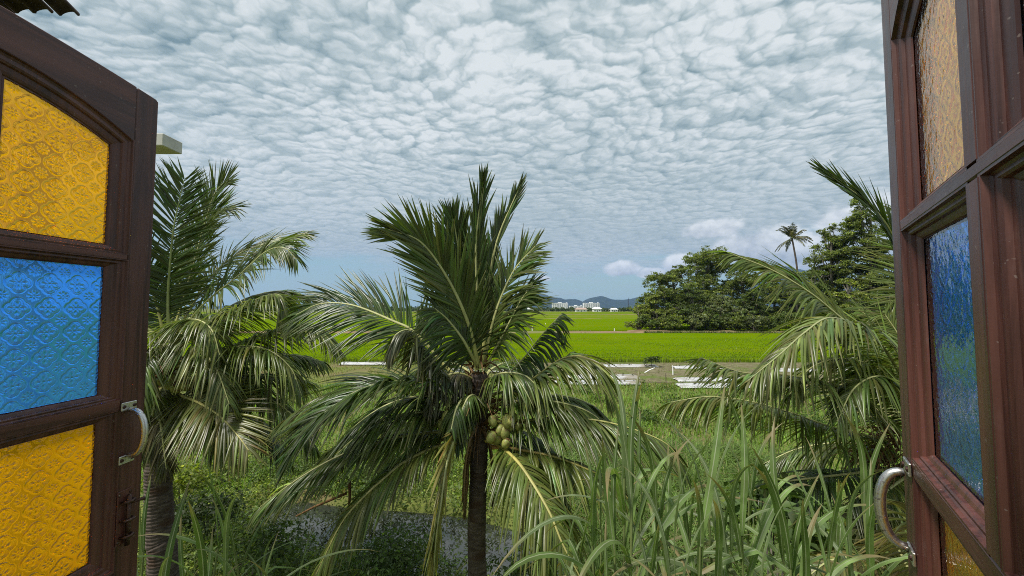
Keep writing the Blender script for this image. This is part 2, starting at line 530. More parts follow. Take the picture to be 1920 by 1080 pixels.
def fnoise(x, y, s=1.0, seed=0):
    r = np.random.default_rng(seed); o = np.zeros_like(x, dtype=float)
    for k in range(6):
        a = r.uniform(0, 6.28); f = s * (0.6 + 0.55 * k); p = r.uniform(0, 6.28)
        o += np.sin((x * np.cos(a) + y * np.sin(a)) * f + p) / (1 + 0.5 * k)
    return o / 3.0


def ground_z(x, y):
    d = inside_dist(x, y, POND)
    g = 0.06 * fnoise(x, y, 1.3, 3) * np.clip((34 - y) / 8, 0, 1) * (np.abs(x) < 40)
    bank = np.clip((d + 0.5) / 1.1, 0, 1); bank = bank * bank * (3 - 2 * bank)
    return g * bank - 0.75 * (1 - bank)


def axis(dense0, dense1, step, far):
    a = np.arange(dense0, dense1, step)
    g = []; d = step * 2; p = dense1
    while p < far: g.append(p); p += d; d *= 1.45
    h = []; d = step * 2; p = dense0 - step
    while p > -far: h.append(p); p -= d; d *= 1.45
    return np.array(sorted(h) + list(a) + g + [far])


def sheet(name, xs, ys, zf, mat, tint=None):
    X, Y = np.meshgrid(xs, ys); Z = zf(X, Y)
    n, m = X.shape
    V = np.stack([X, Y, Z], -1).reshape(-1, 3)
    i = (np.arange(n - 1)[:, None] * m + np.arange(m - 1)[None])
    Fq = np.stack([i, i + 1, i + m + 1, i + m], -1).reshape(-1, 4)
    return mk(name, V, Fq, mat)


tag(sheet('ground', axis(-14, 14, 0.3, 16000), axis(-2, 38, 0.3, 16000), ground_z, M['ground']), kind='structure')
tag(sheet('pond_water', np.linspace(-10.5, 2.2, 40), np.linspace(7.0, 12.8, 30), lambda x, y: x * 0 - 0.20, M['water']), kind='structure')


def slab_field(name, x0, x1, y0, y1, h, mat, nx=60, ny=40, amp=0.05, s=0.35):
    """a standing crop: top sheet with uneven height and turned-down edges"""
    xs = np.r_[x0, np.linspace(x0 + 0.05, x1 - 0.05, nx), x1]; t = np.linspace(0, 1, ny) ** 1.6
    ys = np.r_[y0, y0 + 0.05 + t * (y1 - y0 - 0.1), y1]

    def zf(X, Y):
        z = h + amp * fnoise(X, Y, s, 9)
        edge = (X == x0) | (X == x1) | (Y == y0) | (Y == y1)
        return np.where(edge, 0.002, z)
    return tag(sheet(name, xs, ys, zf, mat), kind='structure')


slab_field('paddy_field', -260, 130, 37.5, 75.5, 0.34, M['rice'], 280, 60)
slab_field('paddy_field', -320, 150, 88, 178, 0.32, M['rice'], 160, 50)
slab_field('paddy_field', -420, 220, 181, 300, 0.34, M['rice_far'], 100, 40, 0.08, 0.1)
slab_field('paddy_field', -600, 300, 304, 395, 0.36, M['rice_far'], 90, 30, 0.08, 0.1)
slab_field('paddy_field', -700, 420, 400, 545, 0.38, M['rice_far'], 90, 30, 0.08, 0.1)


def bund(name, pts, w, h, mat):
    P, _ = spline(pts, 80); x, y = P[:, 0], P[:, 1]
    T = unit(np.gradient(P, axis=0)); S = np.stack([T[:, 1], -T[:, 0], T[:, 2] * 0], 1)
    prof = [(-1, 0.003), (-0.75, 0.55), (-0.3, 1.0), (0.3, 0.95), (0.75, 0.5), (1, 0.003)]
    V = np.stack([P + S * (a * w * (1 + 0.25 * fnoise(x, y, 0.5, 4))[:, None]) + np.array([0, 0, 1.0]) * (b * h * (1 + 0.35 * fnoise(x, y, 0.9, 6)))[:, None] for a, b in prof], 1)
    n, m = len(P), len(prof)
    i = (np.arange(n - 1)[:, None] * m + np.arange(m - 1)[None])
    Fq = np.stack([i, i + m, i + m + 1, i + 1], -1).reshape(-1, 4)
    return tag(mk(name, V.reshape(-1, 3), Fq, mat), kind='structure')


bund('field_path', [(-260, 82, 0.01), (-60, 81, 0.01), (0, 82, 0.01), (27, 82, 0.01)], 2.2, 0.30, M['earth'])
bund('earth_bank', [(24, 83, 0.01), (30, 79.5, 0.01), (44, 78.5, 0.01), (62, 77, 0.01), (110, 76, 0.01)], 1.8, 0.55, M['earth'])
bund('field_path', [(-400, 179.5, 0.01), (-100, 179.5, 0.01), (40, 179.5, 0.01)], 1.2, 0.35, M['earth'])
bund('field_path', [(-500, 302, 0.01), (-100, 302, 0.01), (100, 302, 0.01)], 1.5, 0.5, M['earth'])
# dry vegetable plot in front of the rice
tag(sheet('vegetable_plot', np.linspace(0.5, 34, 50), np.linspace(26.9, 36.6, 26), lambda x, y: 0.075 + 0.03 * fnoise(x, y, 1.6, 8), M['straw']), kind='structure')

# hills far away
def hill(name, prof, Y, depth):
    """prof: skyline as (u, v) pixels at distance Y"""
    us = np.array([p[0] for p in prof], float); vs = np.array([p[1] for p in prof], float)
    u = np.linspace(us[0], us[-1], 140)
    v = np.interp(u, us, vs)
    k = np.ones(5) / 5; v = np.convolve(np.pad(v, 2, 'edge'), k, 'valid')
    top = np.array([at(a, b, Y) for a, b in zip(u, v)])
    H = top[:, 2] + 8 * fnoise(top[:, 0], top[:, 0] * 0, 0.02, 5)
    rows = 26; V = []
    for r in range(rows):
        q = r / (rows - 1); yy = Y + (q - 0.5) * depth
        bell = np.sin(np.pi * q) ** 0.8
        rid = 1 + 0.16 * fnoise(top[:, 0], np.full(len(u), yy), 0.011, 21) * (abs(q - 0.5) > 0.03)
        V.append(np.stack([top[:, 0], np.full(len(u), yy), H * bell * rid * np.clip(np.minimum(np.arange(140), 139 - np.arange(140)) / 8, 0, 1) - 1], 1))
    V = np.array(V); n, m = V.shape[:2]
    i = (np.arange(n - 1)[:, None] * m + np.arange(m - 1)[None])
    Fq = np.stack([i, i + 1, i + m + 1, i + m], -1).reshape(-1, 4)
    return tag(mk(name, V.reshape(-1, 3), Fq, M['hill']), kind='structure')


hill('hill', [(900, 572), (940, 566), (975, 557), (1000, 553), (1015, 550), (1024, 552), (1032, 557), (1050, 559), (1060, 563), (1080, 561), (1095, 567), (1110, 574)], 5200, 900)
hill('hill', [(1055, 577), (1080, 569), (1098, 562), (1115, 556), (1124, 554), (1135, 556), (1148, 562), (1160, 562), (1180, 561), (1200, 555), (1240, 556), (1300, 548), (1420, 520),
              (1462, 502), (1490, 504), (1540, 520), (1620, 540), (1700, 560), (1800, 570)], 5000, 900)
hill('hill', [(300, 578), (420, 574), (520, 570), (640, 572), (700, 575), (760, 578)], 5600, 700)


# ------------------------------------------------------------------ foliage builders
def leaf_cloud(P, size, N=None, base=(0.05, 0.09, 0.02), var=0.35, aspect=0.5, up=0.6, seed=0, yellow=0.15):
    """one folded leaf of two triangles (a diamond) at each point"""
    r = np.random.default_rng(seed); n = len(P)
    d = unit(r.normal(size=(n, 3)) + np.array([0, 0, -0.15]))
    if N is None: N = np.zeros((n, 3))
    nn = unit(r.normal(size=(n, 3)) * 0.8 + np.array([0, 0, up]) + N * 0.6)
    s = unit(np.cross(d, nn)); d = unit(np.cross(nn, s))
    L = size * r.uniform(0.6, 1.35, (n, 1)); W = L * aspect
    fold = nn * L * 0.10
    V = np.stack([P - d * L * 0.5, P + s * W * 0.5 + fold, P + d * L * 0.5 - nn * L * 0.08, P - s * W * 0.5 + fold], 1).reshape(-1, 3)
    b = np.arange(n)[:, None] * 4
    Fq = np.concatenate([b + np.array([[0, 1, 2]]), b + np.array([[0, 2, 3]])], 0)
    k = np.exp(r.normal(size=(n, 1)) * var)
    col = np.array(base)[None] * k
    ye = (r.random((n, 1)) < yellow) * r.uniform(0.3, 1.0, (n, 1))
    col = col * (1 - ye) + ye * np.array(base) * np.array([1.9, 1.55, 0.9]) * k
    return V, Fq, np.repeat(col, 4, 0)


def join(parts):
    V, Fq, C, b = [], [], [], 0
    for v, f, c in parts:
        V.append(v); Fq.append(f + b); C.append(c); b += len(v)
    return np.vstack(V), np.vstack(Fq), np.vstack(C)


def tree(name, label, base, H, clumps, leaf=0.45, col=(0.045, 0.085, 0.018), group=None, seed=0, dens=1.0, trunk_r=0.3, cat='tree', bare=0.25):
    """clumps: (dx, dy, z, rx, ry, rz) ellipsoids relative to the base"""
    r = np.random.default_rng(seed); root = empty(name, base)
    parts = []
    mb = MB()
    tz = max(c[2] for c in clumps)
    lean = r.uniform(-0.03, 0.03, 2) * H
    tp = [(0, 0, -0.3), (lean[0] * .3, lean[1] * .3, tz * 0.3), (lean[0], lean[1], tz * 0.62), (lean[0] * 1.2, lean[1] * 1.2, tz * 0.97)]
    P, _ = spline(tp, 14)
    mb.tube(P, np.linspace(trunk_r * 1.25, trunk_r * 0.25, 14), 8)
    for (dx, dy, z, rx, ry, rz) in clumps:
        vol = rx * ry + rx * rz + ry * rz
        n = int(vol * 26 * dens / (leaf / 0.45) ** 2)
        # sub-clumps on the shell so that the outline is uneven with gaps
        m = max(8, int(vol * 0.85)); g = unit(r.normal(size=(m, 3)))
        g[:, 2] = np.where(g[:, 2] < -0.35, -g[:, 2] * 0.6, g[:, 2])
        cc = g * (np.array([rx, ry, rz]) * r.uniform(0.45, 1.04, (m, 1)))
        k = r.integers(0, m, n)
        sz = r.uniform(0.5, 1.15, m)[k][:, None]
        P2 = cc[k] + r.normal(size=(n, 3)) * sz * np.array([0.46, 0.46, 0.22]) * (min(rx, ry, rz) ** 0.5 * 0.62)
        P2 = P2 + np.array([dx, dy, z])
        shade = np.exp(r.normal(size=m) * 0.22)[k][:, None]
        V, Fq, C = leaf_cloud(P2, leaf, N=unit(cc[k]), base=col, seed=int(r.integers(1e9)), aspect=0.62, var=0.28)
        parts.append((V, Fq, C * np.repeat(shade, 4, 0)))
        j = np.argmin(np.abs(P[:, 2] - (z - rz * 0.9) * 0.9)); a = P[max(2, min(j, 12))]
        tip = np.array([dx, dy, z])
        Q, _ = spline([a, (a + tip) / 2 + np.array([0, 0, -0.08 * H * r.random()]), tip], 7)
        mb.tube(Q, np.linspace(trunk_r * 0.38, trunk_r * 0.1, 7), 6)
        for q in range(min(m, 9)):
            Q, _ = spline([tip * 0.6 + Q[3] * 0.4, tip + cc[q] * 0.5 + np.array([0, 0, 0.1]), tip + cc[q] * 0.95], 5)
            mb.tube(Q, np.linspace(trunk_r * 0.13, trunk_r * 0.04, 5), 5)
    mb.build('trunk', M['tree_bark'], root, smooth=True)
    V, Fq, C = join(parts)
    mk('crown', V, Fq, M['leaf'], root, tint=C, smooth=False)
    return tag(root, label, cat, group)


def at0(u, Y, z=0.0):
    return np.array([(u - 960.0) / F * Y, Y, z])


def top_h(v, Y):
    return float(at(960, v, Y)[2])


def make_island():
    G = 'trees in the island of woodland beside the field'
    dark, mid, light, grey = (0.092, 0.134, 0.036), (0.145, 0.186, 0.048), (0.190, 0.230, 0.055), (0.150, 0.182, 0.086)
    S = [  # u, Y, top v, half width px, colour, label, bottom clump v
        (1262, 92, 486, 62, mid, 'broad leafy tree at the field end of the woodland, left of the tallest crown', 4),
        (1322, 98, 452, 72, mid, 'tallest open-crowned tree of the woodland beside the field, sky showing through its top', 5),
        (1395, 94, 480, 62, mid, 'round leafy tree behind the tip of the long arching palm frond', 5),
        (1450, 98, 505, 52, dark, 'dark tree just left of the tall lone palm, lower than its neighbours', 4),
        (1232, 88, 545, 48, light, 'low spreading bushy tree at the outer end of the woodland', 2),
        (1296, 86, 530, 52, dark, 'dark middle-height tree in front of the tallest woodland crown', 3),
        (1350, 84, 548, 50, grey, 'grey-green bushy tree with pale leaves at the front of the woodland', 2),
        (1412, 85, 540, 46, dark, 'dark bushy tree low behind the hanging palm leaflets', 2),
        (1492, 92, 498, 50, mid, 'full round tree directly under the lone tall palm', 4),
        (1530, 84, 520, 46, dark, 'dark tree filling the gap between the lone palm and the tiered trees', 3),
        (1196, 84, 566, 22, light, 'small round tree standing at the corner of the field path', 1),
    ]
    for q, (u, Y, tv, hw, col, lab, low) in enumerate(S):
        r = np.random.default_rng(100 + q)
        H = top_h(tv, Y); W = hw / F * Y
        cl = []
        n = 20 + int(W * 3.0)
        for i in range(n):
            a = r.uniform(0, 6.28); rr = r.random() ** 0.5 * W * 0.85
            zf = 1 - (rr / W) ** 2 * 0.75
            z = H * (0.12 + 0.76 * r.random() * zf) if i > 2 else H * (0.84 - 0.06 * i)
            if i <= 2: rr *= 0.35
            s = W * r.uniform(0.24, 0.42)
            cl.append((math.cos(a) * rr, math.sin(a) * rr * 0.8, min(z, H - s * 0.6), s, s, s * r.uniform(0.45, 0.75)))
        tree('woodland_tree', lab, at0(u, Y), H, cl, leaf=0.37, col=col, group=G, seed=200 + q, trunk_r=0.26 + 0.006 * H, dens=0.95)
    # shrubs at the foot, one by one
    for q, (u, Y, tv, hw) in enumerate([(1218, 82, 588, 26), (1258, 81, 580, 28), (1300, 80.5, 584, 27), (1338, 80.5, 576, 30), (1378, 80, 582, 28), (1418, 80, 580, 30), (1460, 79.5, 582, 32), (1510, 79, 584, 34)]):
        r = np.random.default_rng(300 + q); H = top_h(tv, Y); W = hw / F * Y
        cl = [(r.uniform(-.6, .6) * W, r.uniform(-.5, .5) * W, H * r.uniform(.25, .72), W * .42, W * .42, H * .26) for _ in range(9)]
        ords = ['first', 'second', 'third', 'fourth', 'fifth', 'sixth', 'seventh', 'eighth'][q]
        tree('shrub', 'dark green bank shrub under the woodland, %s from its field end' % ords, at0(u, Y), H, cl, leaf=0.42, col=[dark, mid, grey][q % 3], group='shrubs along the foot of the woodland', seed=400 + q, trunk_r=0.10, cat='shrub')
    # right hand group with tiered branches
    R = [(1560, 70, 430, 60, mid, 'layered tree with flat leafy tiers right of the lone tall palm'),
         (1625, 66, 372, 62, mid, 'tallest tiered tree, half hidden by the red-brown shutter and a palm spear'),
         (1690, 62, 420, 60, dark, 'tiered tree behind the shutter edge with only a strip showing'),
         (1530, 66, 512, 44, dark, 'dark lower tree at the foot of the layered tree'),
         (1590, 60, 528, 46, light, 'bright green low tree with a pale bare trunk below the tiered trees'),
         (1650, 58, 545, 44, dark, 'dark bushy tree low beside the shutter edge')]
    for q, (u, Y, tv, hw, col, lab) in enumerate(R):
        r = np.random.default_rng(500 + q); H = top_h(tv, Y); W = hw / F * Y; cl = []
        tiers = 8 if H > 12 else 5
        for i in range(tiers):
            z = H * (0.14 + 0.80 * i / (tiers - 1)); w = W * (0.95 - 0.55 * (i / (tiers - 1)) ** 1.5)
            for j in range(9 if i < tiers - 1 else 4):
                a = r.uniform(0, 6.28); rr = w * r.uniform(0.25, 0.75)
                cl.append((math.cos(a) * rr, math.sin(a) * rr, z + r.uniform(-.05, .05) * H, w * .44, w * .44, H * 0.075))
        tree('tiered_tree', lab, at0(u, Y), H, cl, leaf=0.32, col=col, group='tiered trees at the near end of the woodland', seed=600 + q, trunk_r=0.34, dens=1.2)


def treeline():
    """far wood along the horizon: one mass of crowns"""
    r = np.random.default_rng(77); parts = []
    for i in range(420):
        u = r.uniform(420, 1500); Y = r.uniform(560, 640); x = (u - 960) / F * Y
        h = (r.uniform(4.5, 9.5) if u < 860 else r.uniform(3.6, 6.6)) * (1.2 if r.random() < 0.1 else 1.0); w = r.uniform(3.5, 8)
        n = 60; g = unit(r.normal(size=(n, 3))); g[:, 2] = np.abs(g[:, 2])
        P = g * np.array([w, w, h * 0.72]) * r.uniform(.6, 1.02, (n, 1)) + np.array([x, Y, h * 0.28])
        parts.append(leaf_cloud(P, 2.6, N=g, base=(0.052, 0.080, 0.026), seed=i, aspect=0.75))
    V, Fq, C = join(parts)
    o = mk('treeline', V, Fq, M['leaf'], tint=C, smooth=False)
    tag(o, 'dark line of distant trees along the far edge of the rice fields', 'trees', kind='stuff')


def far_buildings():
    def block(label, u0, u1, vt, Y, floors, bays):
        x0, x1 = (u0 - 960) / F * Y, (u1 - 960) / F * Y; H = top_h(vt, Y); D = 16
        root = empty('apartment_block', ((x0 + x1) / 2, Y, 0)); w = x1 - x0
        mb = MB(); mb.box(-w / 2, w / 2, 0.0, D, -0.5, H); mb.build('wall', M['paint_white'], root)
        fh = H / floors; bw = w / bays
        wm = MB(); wm.box(-bw * 0.22, bw * 0.22, -0.12, 0.0, -fh * 0.24, fh * 0.24); wd = wm.build('window', M['window_dark'], data_only=True)
        bm_ = MB(); bm_.box(-bw * 0.42, bw * 0.42, -1.3, 0.0, -0.12, 0.9); bal = bm_.build('balcony', M['paint_white'], data_only=True)
        for i in range(bays):
            for f in range(max(0, floors - 6), floors):
                link('window', wd, root, Matrix.Translation((-w / 2 + bw * (i + .5), 0.0, fh * (f + .5))))
                if i % 2 == 0: link('balcony', bal, root, Matrix.Translation((-w / 2 + bw * (i + .5), -0.13, fh * (f + .12))))
        r_ = MB(); r_.box(-w * .12, w * .10, 3, 10, H + 0.003, H + 2.6); r_.box(w * .38, w * .45, 3, 9, H + 0.003, H + 1.8); r_.build('roof_house', M['paint_white'], root)
        p = MB(); p.box(-w / 2 - .3, w / 2 + .3, -.3, D + .3, H - .9, H - 0.2); p.build('parapet', M['paint_white'], root)
        return tag(root, label, 'building', 'white apartment blocks below the hills')
    block('white apartment block below the hills, nearer the middle palm', 1035.5, 1065, 568, 1500, 9, 14)
    block('white apartment block below the hills, nearer the woodland', 1094, 1124, 568, 1500, 9, 14)
    block('low white building between the two tall apartment blocks', 1068, 1092, 573.5, 1480, 5, 10)

    def house(label, u, Y, w, h, rh, roof):
        root = empty('farm_house', ((u - 960) / F * Y, Y, 0))
        mb = MB(); mb.box(-w / 2, w / 2, 0, 8, -.3, h); mb.build('wall', M['paint_white'], root)
        rm = MB(); rm.V = [(-w / 2 - .8, -.9, h + .003), (w / 2 + .8, -.9, h + .003), (w / 2 + .8, 8.9, h + .003), (-w / 2 - .8, 8.9, h + .003), (-w / 2 + 1.5, 4, h + rh), (w / 2 - 1.5, 4, h + rh)]
        rm.F = [(0, 1, 5, 4), (1, 2, 5), (2, 3, 4, 5), (3, 0, 4), (3, 2, 1, 0)]
        rm.build('roof', roof, root)
        for k in (-0.3, 0.28):
            m2 = MB(); m2.box(k * w - .8, k * w + .8, -.06, .0, 1.0, 2.3); m2.build('window', M['window_dark'], root)
        m2 = MB(); m2.box(-.5, .5, -.07, .0, 0.05, 2.2); m2.build('door', M['window_dark'], root)
        return tag(root, label, 'house', 'small houses at the far edge of the rice')
    house('small pale-roofed house at the far field edge below the right apartment block', 1120, 556, 11, 4.2, 2.2, M['paint_white'])
    house('long house with faded pinkish roof at the far field edge between the blocks', 1090, 552, 15, 3.4, 2.4, M['red_roof'])
    house('small white house at the far field edge nearest the woodland', 1152, 554, 9, 3.4, 2.0, M['paint_white'])
    house('small white house at the far field edge beside the middle palm', 995, 556, 8, 4.6, 2.2, M['paint_white'])
    # lattice mast on the hill side
    root = empty('radio_mast', ((1178 - 960) / F * 1450, 1450, 0)); mb = MB()
    H = top_h(558, 1450)
    for sx in (-1, 1):
        for sy in (-1, 1): mb.tube([(sx * 1.6, sy * 1.6, -.3), (sx * .35, sy * .35, H)], [.35, .2], 5)
    for k in range(14):
        a, b = 1.6 - 1.25 * k / 14, 1.6 - 1.25 * (k + 1) / 14; z0, z1 = H * k / 14, H * (k + 1) / 14; s = 1 if k % 2 else -1
        mb.tube([(-a * s, -a, z0), (b * s, -b, z1)], [.12, .12], 4)
    mb.build('lattice', M['old_metal'], root)
    tag(root, 'thin lattice radio mast rising before the hills', 'mast')


# ------------------------------------------------------------------ palm fronds
def frond_arrays(P3, L=0.85, w=0.028, n=95, a0=68, a1=24, vee=22, droop=1.0, pet=0.14, up=None, roll=0.0, seed=0, col=(0.040, 0.072, 0.018),
                 tip=(0.26, 0.21, 0.10), tipf=0.38, sides=(1, 1), ragged=0.16, twist=0.65, clump=0.10, rr=0.026):
    r = np.random.default_rng(seed)
    C, length = spline(P3, 80)
    T = unit(np.gradient(C, axis=0))
    if up is None:
        o = C[-1] - C[0]; o[2] = 0; o = unit(o)
        th = T[0] - np.array([0, 0, T[0, 2]]); up = -o * T[0, 2] + np.array([0, 0, 1.0]) * np.linalg.norm(th)
    T, N = frames(C, up)
    if roll:
        a = RAD(roll); S_ = np.cross(T, N); N = N * math.cos(a) + S_ * math.sin(a)
    S = np.cross(T, N)
    n = int(n * 0.92); tt = np.linspace(pet, 0.995, n)
    Vs, Fs, Cs = [], [], []
    m = 7; s = np.linspace(0, 1, m)
    wp = np.array([0.45, 0.95, 1.0, 0.92, 0.74, 0.44, 0.05])
    for side, on in ((-1, sides[0]), (1, sides[1])):
        if not on: continue
        t = np.clip(tt + r.normal(size=n) * 0.004, pet, 1.0)
        keep = r.random(n) > ragged * 0.35
        t = t[keep]; k = len(t); idx = t * (len(C) - 1); i0 = np.clip(idx.astype(int), 0, len(C) - 2); fr = (idx - i0)[:, None]
        p0 = C[i0] * (1 - fr) + C[i0 + 1] * fr
        Tt = unit(T[i0] * (1 - fr) + T[i0 + 1] * fr); Nt = unit(N[i0] * (1 - fr) + N[i0 + 1] * fr); St = unit(S[i0] * (1 - fr) + S[i0 + 1] * fr)
        q = (t - pet) / (1 - pet)
        p0 = p0 + (side * St * 0.75 - Nt * 0.35) * (rr * ((1 - t) ** 0.8 * 0.9 + 0.18))[:, None]
        prof = np.interp(q, [0, .08, .25, .45, .7, .88, 1.0], [.42, .70, .95, 1.0, .86, .62, .38])
        wob = np.interp(q * n * 0.25, np.arange(n), r.normal(size=n))          # neighbours bend alike
        LL = L * prof * (1 + r.normal(size=k) * 0.06)
        LL = np.where(r.random(k) < ragged, LL * r.uniform(0.45, 0.9, k), LL)
        ang = np.radians(a0 + (a1 - a0) * q ** 0.8 + r.normal(size=k) * 5.0 + wob * 6)
        b = np.radians(vee + r.normal(size=k) * 6 + wob * 6)
        d = np.cos(ang)[:, None] * Tt + np.sin(ang)[:, None] * (np.cos(b)[:, None] * St * side + np.sin(b)[:, None] * Nt)
        d = unit(d)
        dr = droop * np.exp(r.normal(size=k) * 0.22) * (1 + wob * clump)
        pos = [p0]; dirs = [d]; cur = d
        for j in range(1, m):
            g = np.array([0, 0, -1.0]) * (dr * (0, .20, .46, .44, .26, .14, .08)[j])[:, None]
            cur = unit(cur + g + r.normal(size=(k, 3)) * 0.018)
            pos.append(pos[-1] + cur * (LL / (m - 1))[:, None]); dirs.append(cur)
        pos = np.stack(pos, 1); dirs = np.stack(dirs, 1)                      # k, m, 3
        tw = (r.normal(size=k) * twist)[:, None, None] * s[None, :, None]
        Wd = Tt[:, None] - dirs * np.sum(dirs * Tt[:, None], -1, keepdims=True)
        Wd = unit(Wd); Up = np.cross(dirs, Wd) * side
        Wd = unit(Wd + Up * tw)
        Up = np.cross(dirs, Wd) * side
        ww = (w * wp)[None, :, None] * (0.75 + 0.35 * prof)[:, None, None]
        Lp = pos - Wd * ww * 0.5 - Up * ww * 0.20; Rp = pos + Wd * ww * 0.5 - Up * ww * 0.20; Mp = pos + Up * ww * 0.14
        V = np.stack([Lp, Mp, Rp], 2)                                       # k,m,3,3
        base = (np.arange(k) * m * 3)[:, None, None] + (np.arange(m - 1) * 3)[None, :, None] + np.arange(2)[None, None]
        Fq = np.stack([base, base + 1, base + 4, base + 3], -1).reshape(-1, 4)
        c = np.array(col)[None] * np.exp(r.normal(size=(k, 1)) * 0.34) * (1 + 0.10 * r.normal(size=(k, 3)))
        c = np.repeat(c[:, None], m, 1)
        f = (np.clip((s - 0.72) / 0.28, 0, 1)[None, :, None]) * (tipf * r.uniform(0.2, 1.6, k))[:, None, None]
        f = np.clip(f, 0, 1); c = c * (1 - f) + np.array(tip) * f
        c = np.repeat(c[:, :, None], 3, 2); c[:, :, 1] *= 1.25
        Vs.append(V.reshape(-1, 3)); Fs.append(Fq); Cs.append(np.clip(c.reshape(-1, 3), 0.004, 1))
    V, Fq, Cc = join(list(zip(Vs, Fs, Cs)))
    return V, Fq, Cc, C, N, length


def add_frond(root, P3, rcol=(0.30, 0.29, 0.08), rtip=(0.30, 0.30, 0.13), rr=0.026, **kw):
    V, Fq, Cc, C, N, length = frond_arrays(P3, rr=rr, **kw)
    org = np.array(root.location)
    fo = mk('frond', V - org, Fq, M['frond'], root, tint=Cc, smooth=False)
    q = np.linspace(0, 1, len(C))
    R = rr * (0.9 * (1 - q) ** 0.8 + 0.18) + rr * 1.1 * np.exp(-q * 22)
    Rv, Rf = tube_arrays(C - org, R, 7, flat=0.62, up=N[0])
    a = np.clip(q * 2.2, 0, 1)[:, None]
    rc = np.clip((np.array(rcol) * (1 - a) + np.array(rtip) * a) * 1.5, 0, .8)
    mk('rachis', Rv, Rf, M['rachis'], fo, tint=np.repeat(rc, 7, 0))
    return fo


def palm_trunk(root, pts, r0, r1, ring=0.055):
    C, length = spline(pts, int(1 + 40))
    n = max(30, int(length / ring) * 3)
    C, length = spline(pts, n)
    q = np.linspace(0, 1, n)
    ph = (np.arange(n) % 3)
    R = (r0 + (r1 - r0) * q + r0 * 0.55 * np.exp(-q * 14)) * (1 + np.where(ph == 0, 0.055, np.where(ph == 1, 0.02, -0.03)) + 0.025 * fnoise(q * 60, q * 0, 1.0, 2))
    org = np.array(root.location)
    V, Fq = tube_arrays(C - org, R, 14)
    V = V + 0.006 * np.stack([fnoise(V[:, 2] * 14, V[:, 0] * 30, 1, 3), fnoise(V[:, 2] * 14, V[:, 1] * 30, 1, 4), V[:, 0] * 0], 1)
    return mk('trunk', V, Fq, M['bark'], root)


def coconut_mesh():
    n, m = 14, 10; V = []
    for j in range(m + 1):
        f = math.pi * j / m
        for i in range(n):
            a = 2 * math.pi * i / n; rr = math.sin(f) * (1 + 0.05 * math.cos(3 * a)); z = math.cos(f)
            V.append((rr * math.cos(a) * (0.92 + 0.10 * z), rr * math.sin(a) * (0.92 + 0.10 * z), z * 1.22))
    Fq = np.array([(j * n + i, (j + 1) * n + i, (j + 1) * n + (i + 1) % n, j * n + (i + 1) % n) for j in range(m) for i in range(n)])
    return mk('coconut', np.array(V), Fq, M['coconut'], data_only=True)


COCO = coconut_mesh()
_cb = MB()
for k_ in range(5):
    a_ = k_ * 1.257; c_, s_ = math.cos(a_), math.sin(a_)
    _cb.add([(0, 0, 1.30), (c_ * .42 - s_ * .26, s_ * .42 + c_ * .26, 1.20), (c_ * .62, s_ * .62, 1.02), (c_ * .42 + s_ * .26, s_ * .42 - c_ * .26, 1.20)], [(0, 1, 2, 3)])
CALYX = _cb.build('calyx', M['fibre'], data_only=True)


def add_coconuts(root, centre, n, spread, r=0.085, seed=0):
    rg = np.random.default_rng(seed); org = np.array(root.location); done = []
    for k in range(n):
        for _ in range(60):
            p = np.array(centre) + rg.normal(size=3) * spread
            if all(np.linalg.norm(p - q) > r * 1.75 for q in done): break
        done.append(p)
        s = r * rg.uniform(0.85, 1.1)
        mw = Matrix.Translation(Vector(p - org)) @ Matrix.Rotation(rg.uniform(-.7, .7), 4, 'X') @ Matrix.Rotation(rg.uniform(-.7, .7), 4, 'Y') @ Matrix.Scale(s, 4)
        c = link('coconut', COCO, root, mw)
        link('calyx', CALYX, c)


def add_fibre(root, centre, n=70, length=0.6, rad=0.14, seed=0, spread=1.0, col=None, mat=None):
    """ragged sheath fibres and dry stalks round the crown base"""
    r = np.random.default_rng(seed); mb_V, mb_F = [], []; org = np.array(root.location); b = 0
    for k in range(n):
        a = r.uniform(0, 6.28); o = np.array([math.cos(a), math.sin(a), 0])
        p = np.array(centre) + o * rad * r.uniform(.7, 1.1) + np.array([0, 0, r.uniform(-.25, .25)])
        d = o * spread * r.uniform(.3, 1) + np.array([0, 0, r.uniform(-.6, .9)])
        L = length * r.uniform(.4, 1.2); w = r.uniform(.006, .022)
        pts = [p, p + unit(d) * L * .5, p + unit(d) * L * .9 + np.array([0, 0, -L * .35 * r.random()])]
        C, _ = spline(pts, 6); T = unit(np.gradient(C, axis=0)); S = unit(np.cross(T, r.normal(size=3)))
        ww = np.linspace(1, .15, 6)[:, None] * w
        V = np.stack([C - S * ww, C + S * ww], 1).reshape(-1, 3)
        mb_V.append(V - org); i = np.arange(5)[:, None] * 2 + b
        mb_F.append(np.concatenate([i, i + 1, i + 3, i + 2], 1)); b += 12
    o = mk('leaf_sheath_fibre', np.vstack(mb_V), np.vstack(mb_F), mat or M['fibre'], root)
    o['kind'] = 'stuff'
    return o


def PX(*pts): return np.array([at(*p) for p in pts])


GREEN, DEEP, OLIVE, PALE, YELL = (0.088, 0.128, 0.028), (0.046, 0.082, 0.018), (0.132, 0.166, 0.036), (0.156, 0.188, 0.058), (0.26, 0.22, 0.062)
CAM_UP = (0.05, -1, 0.35)


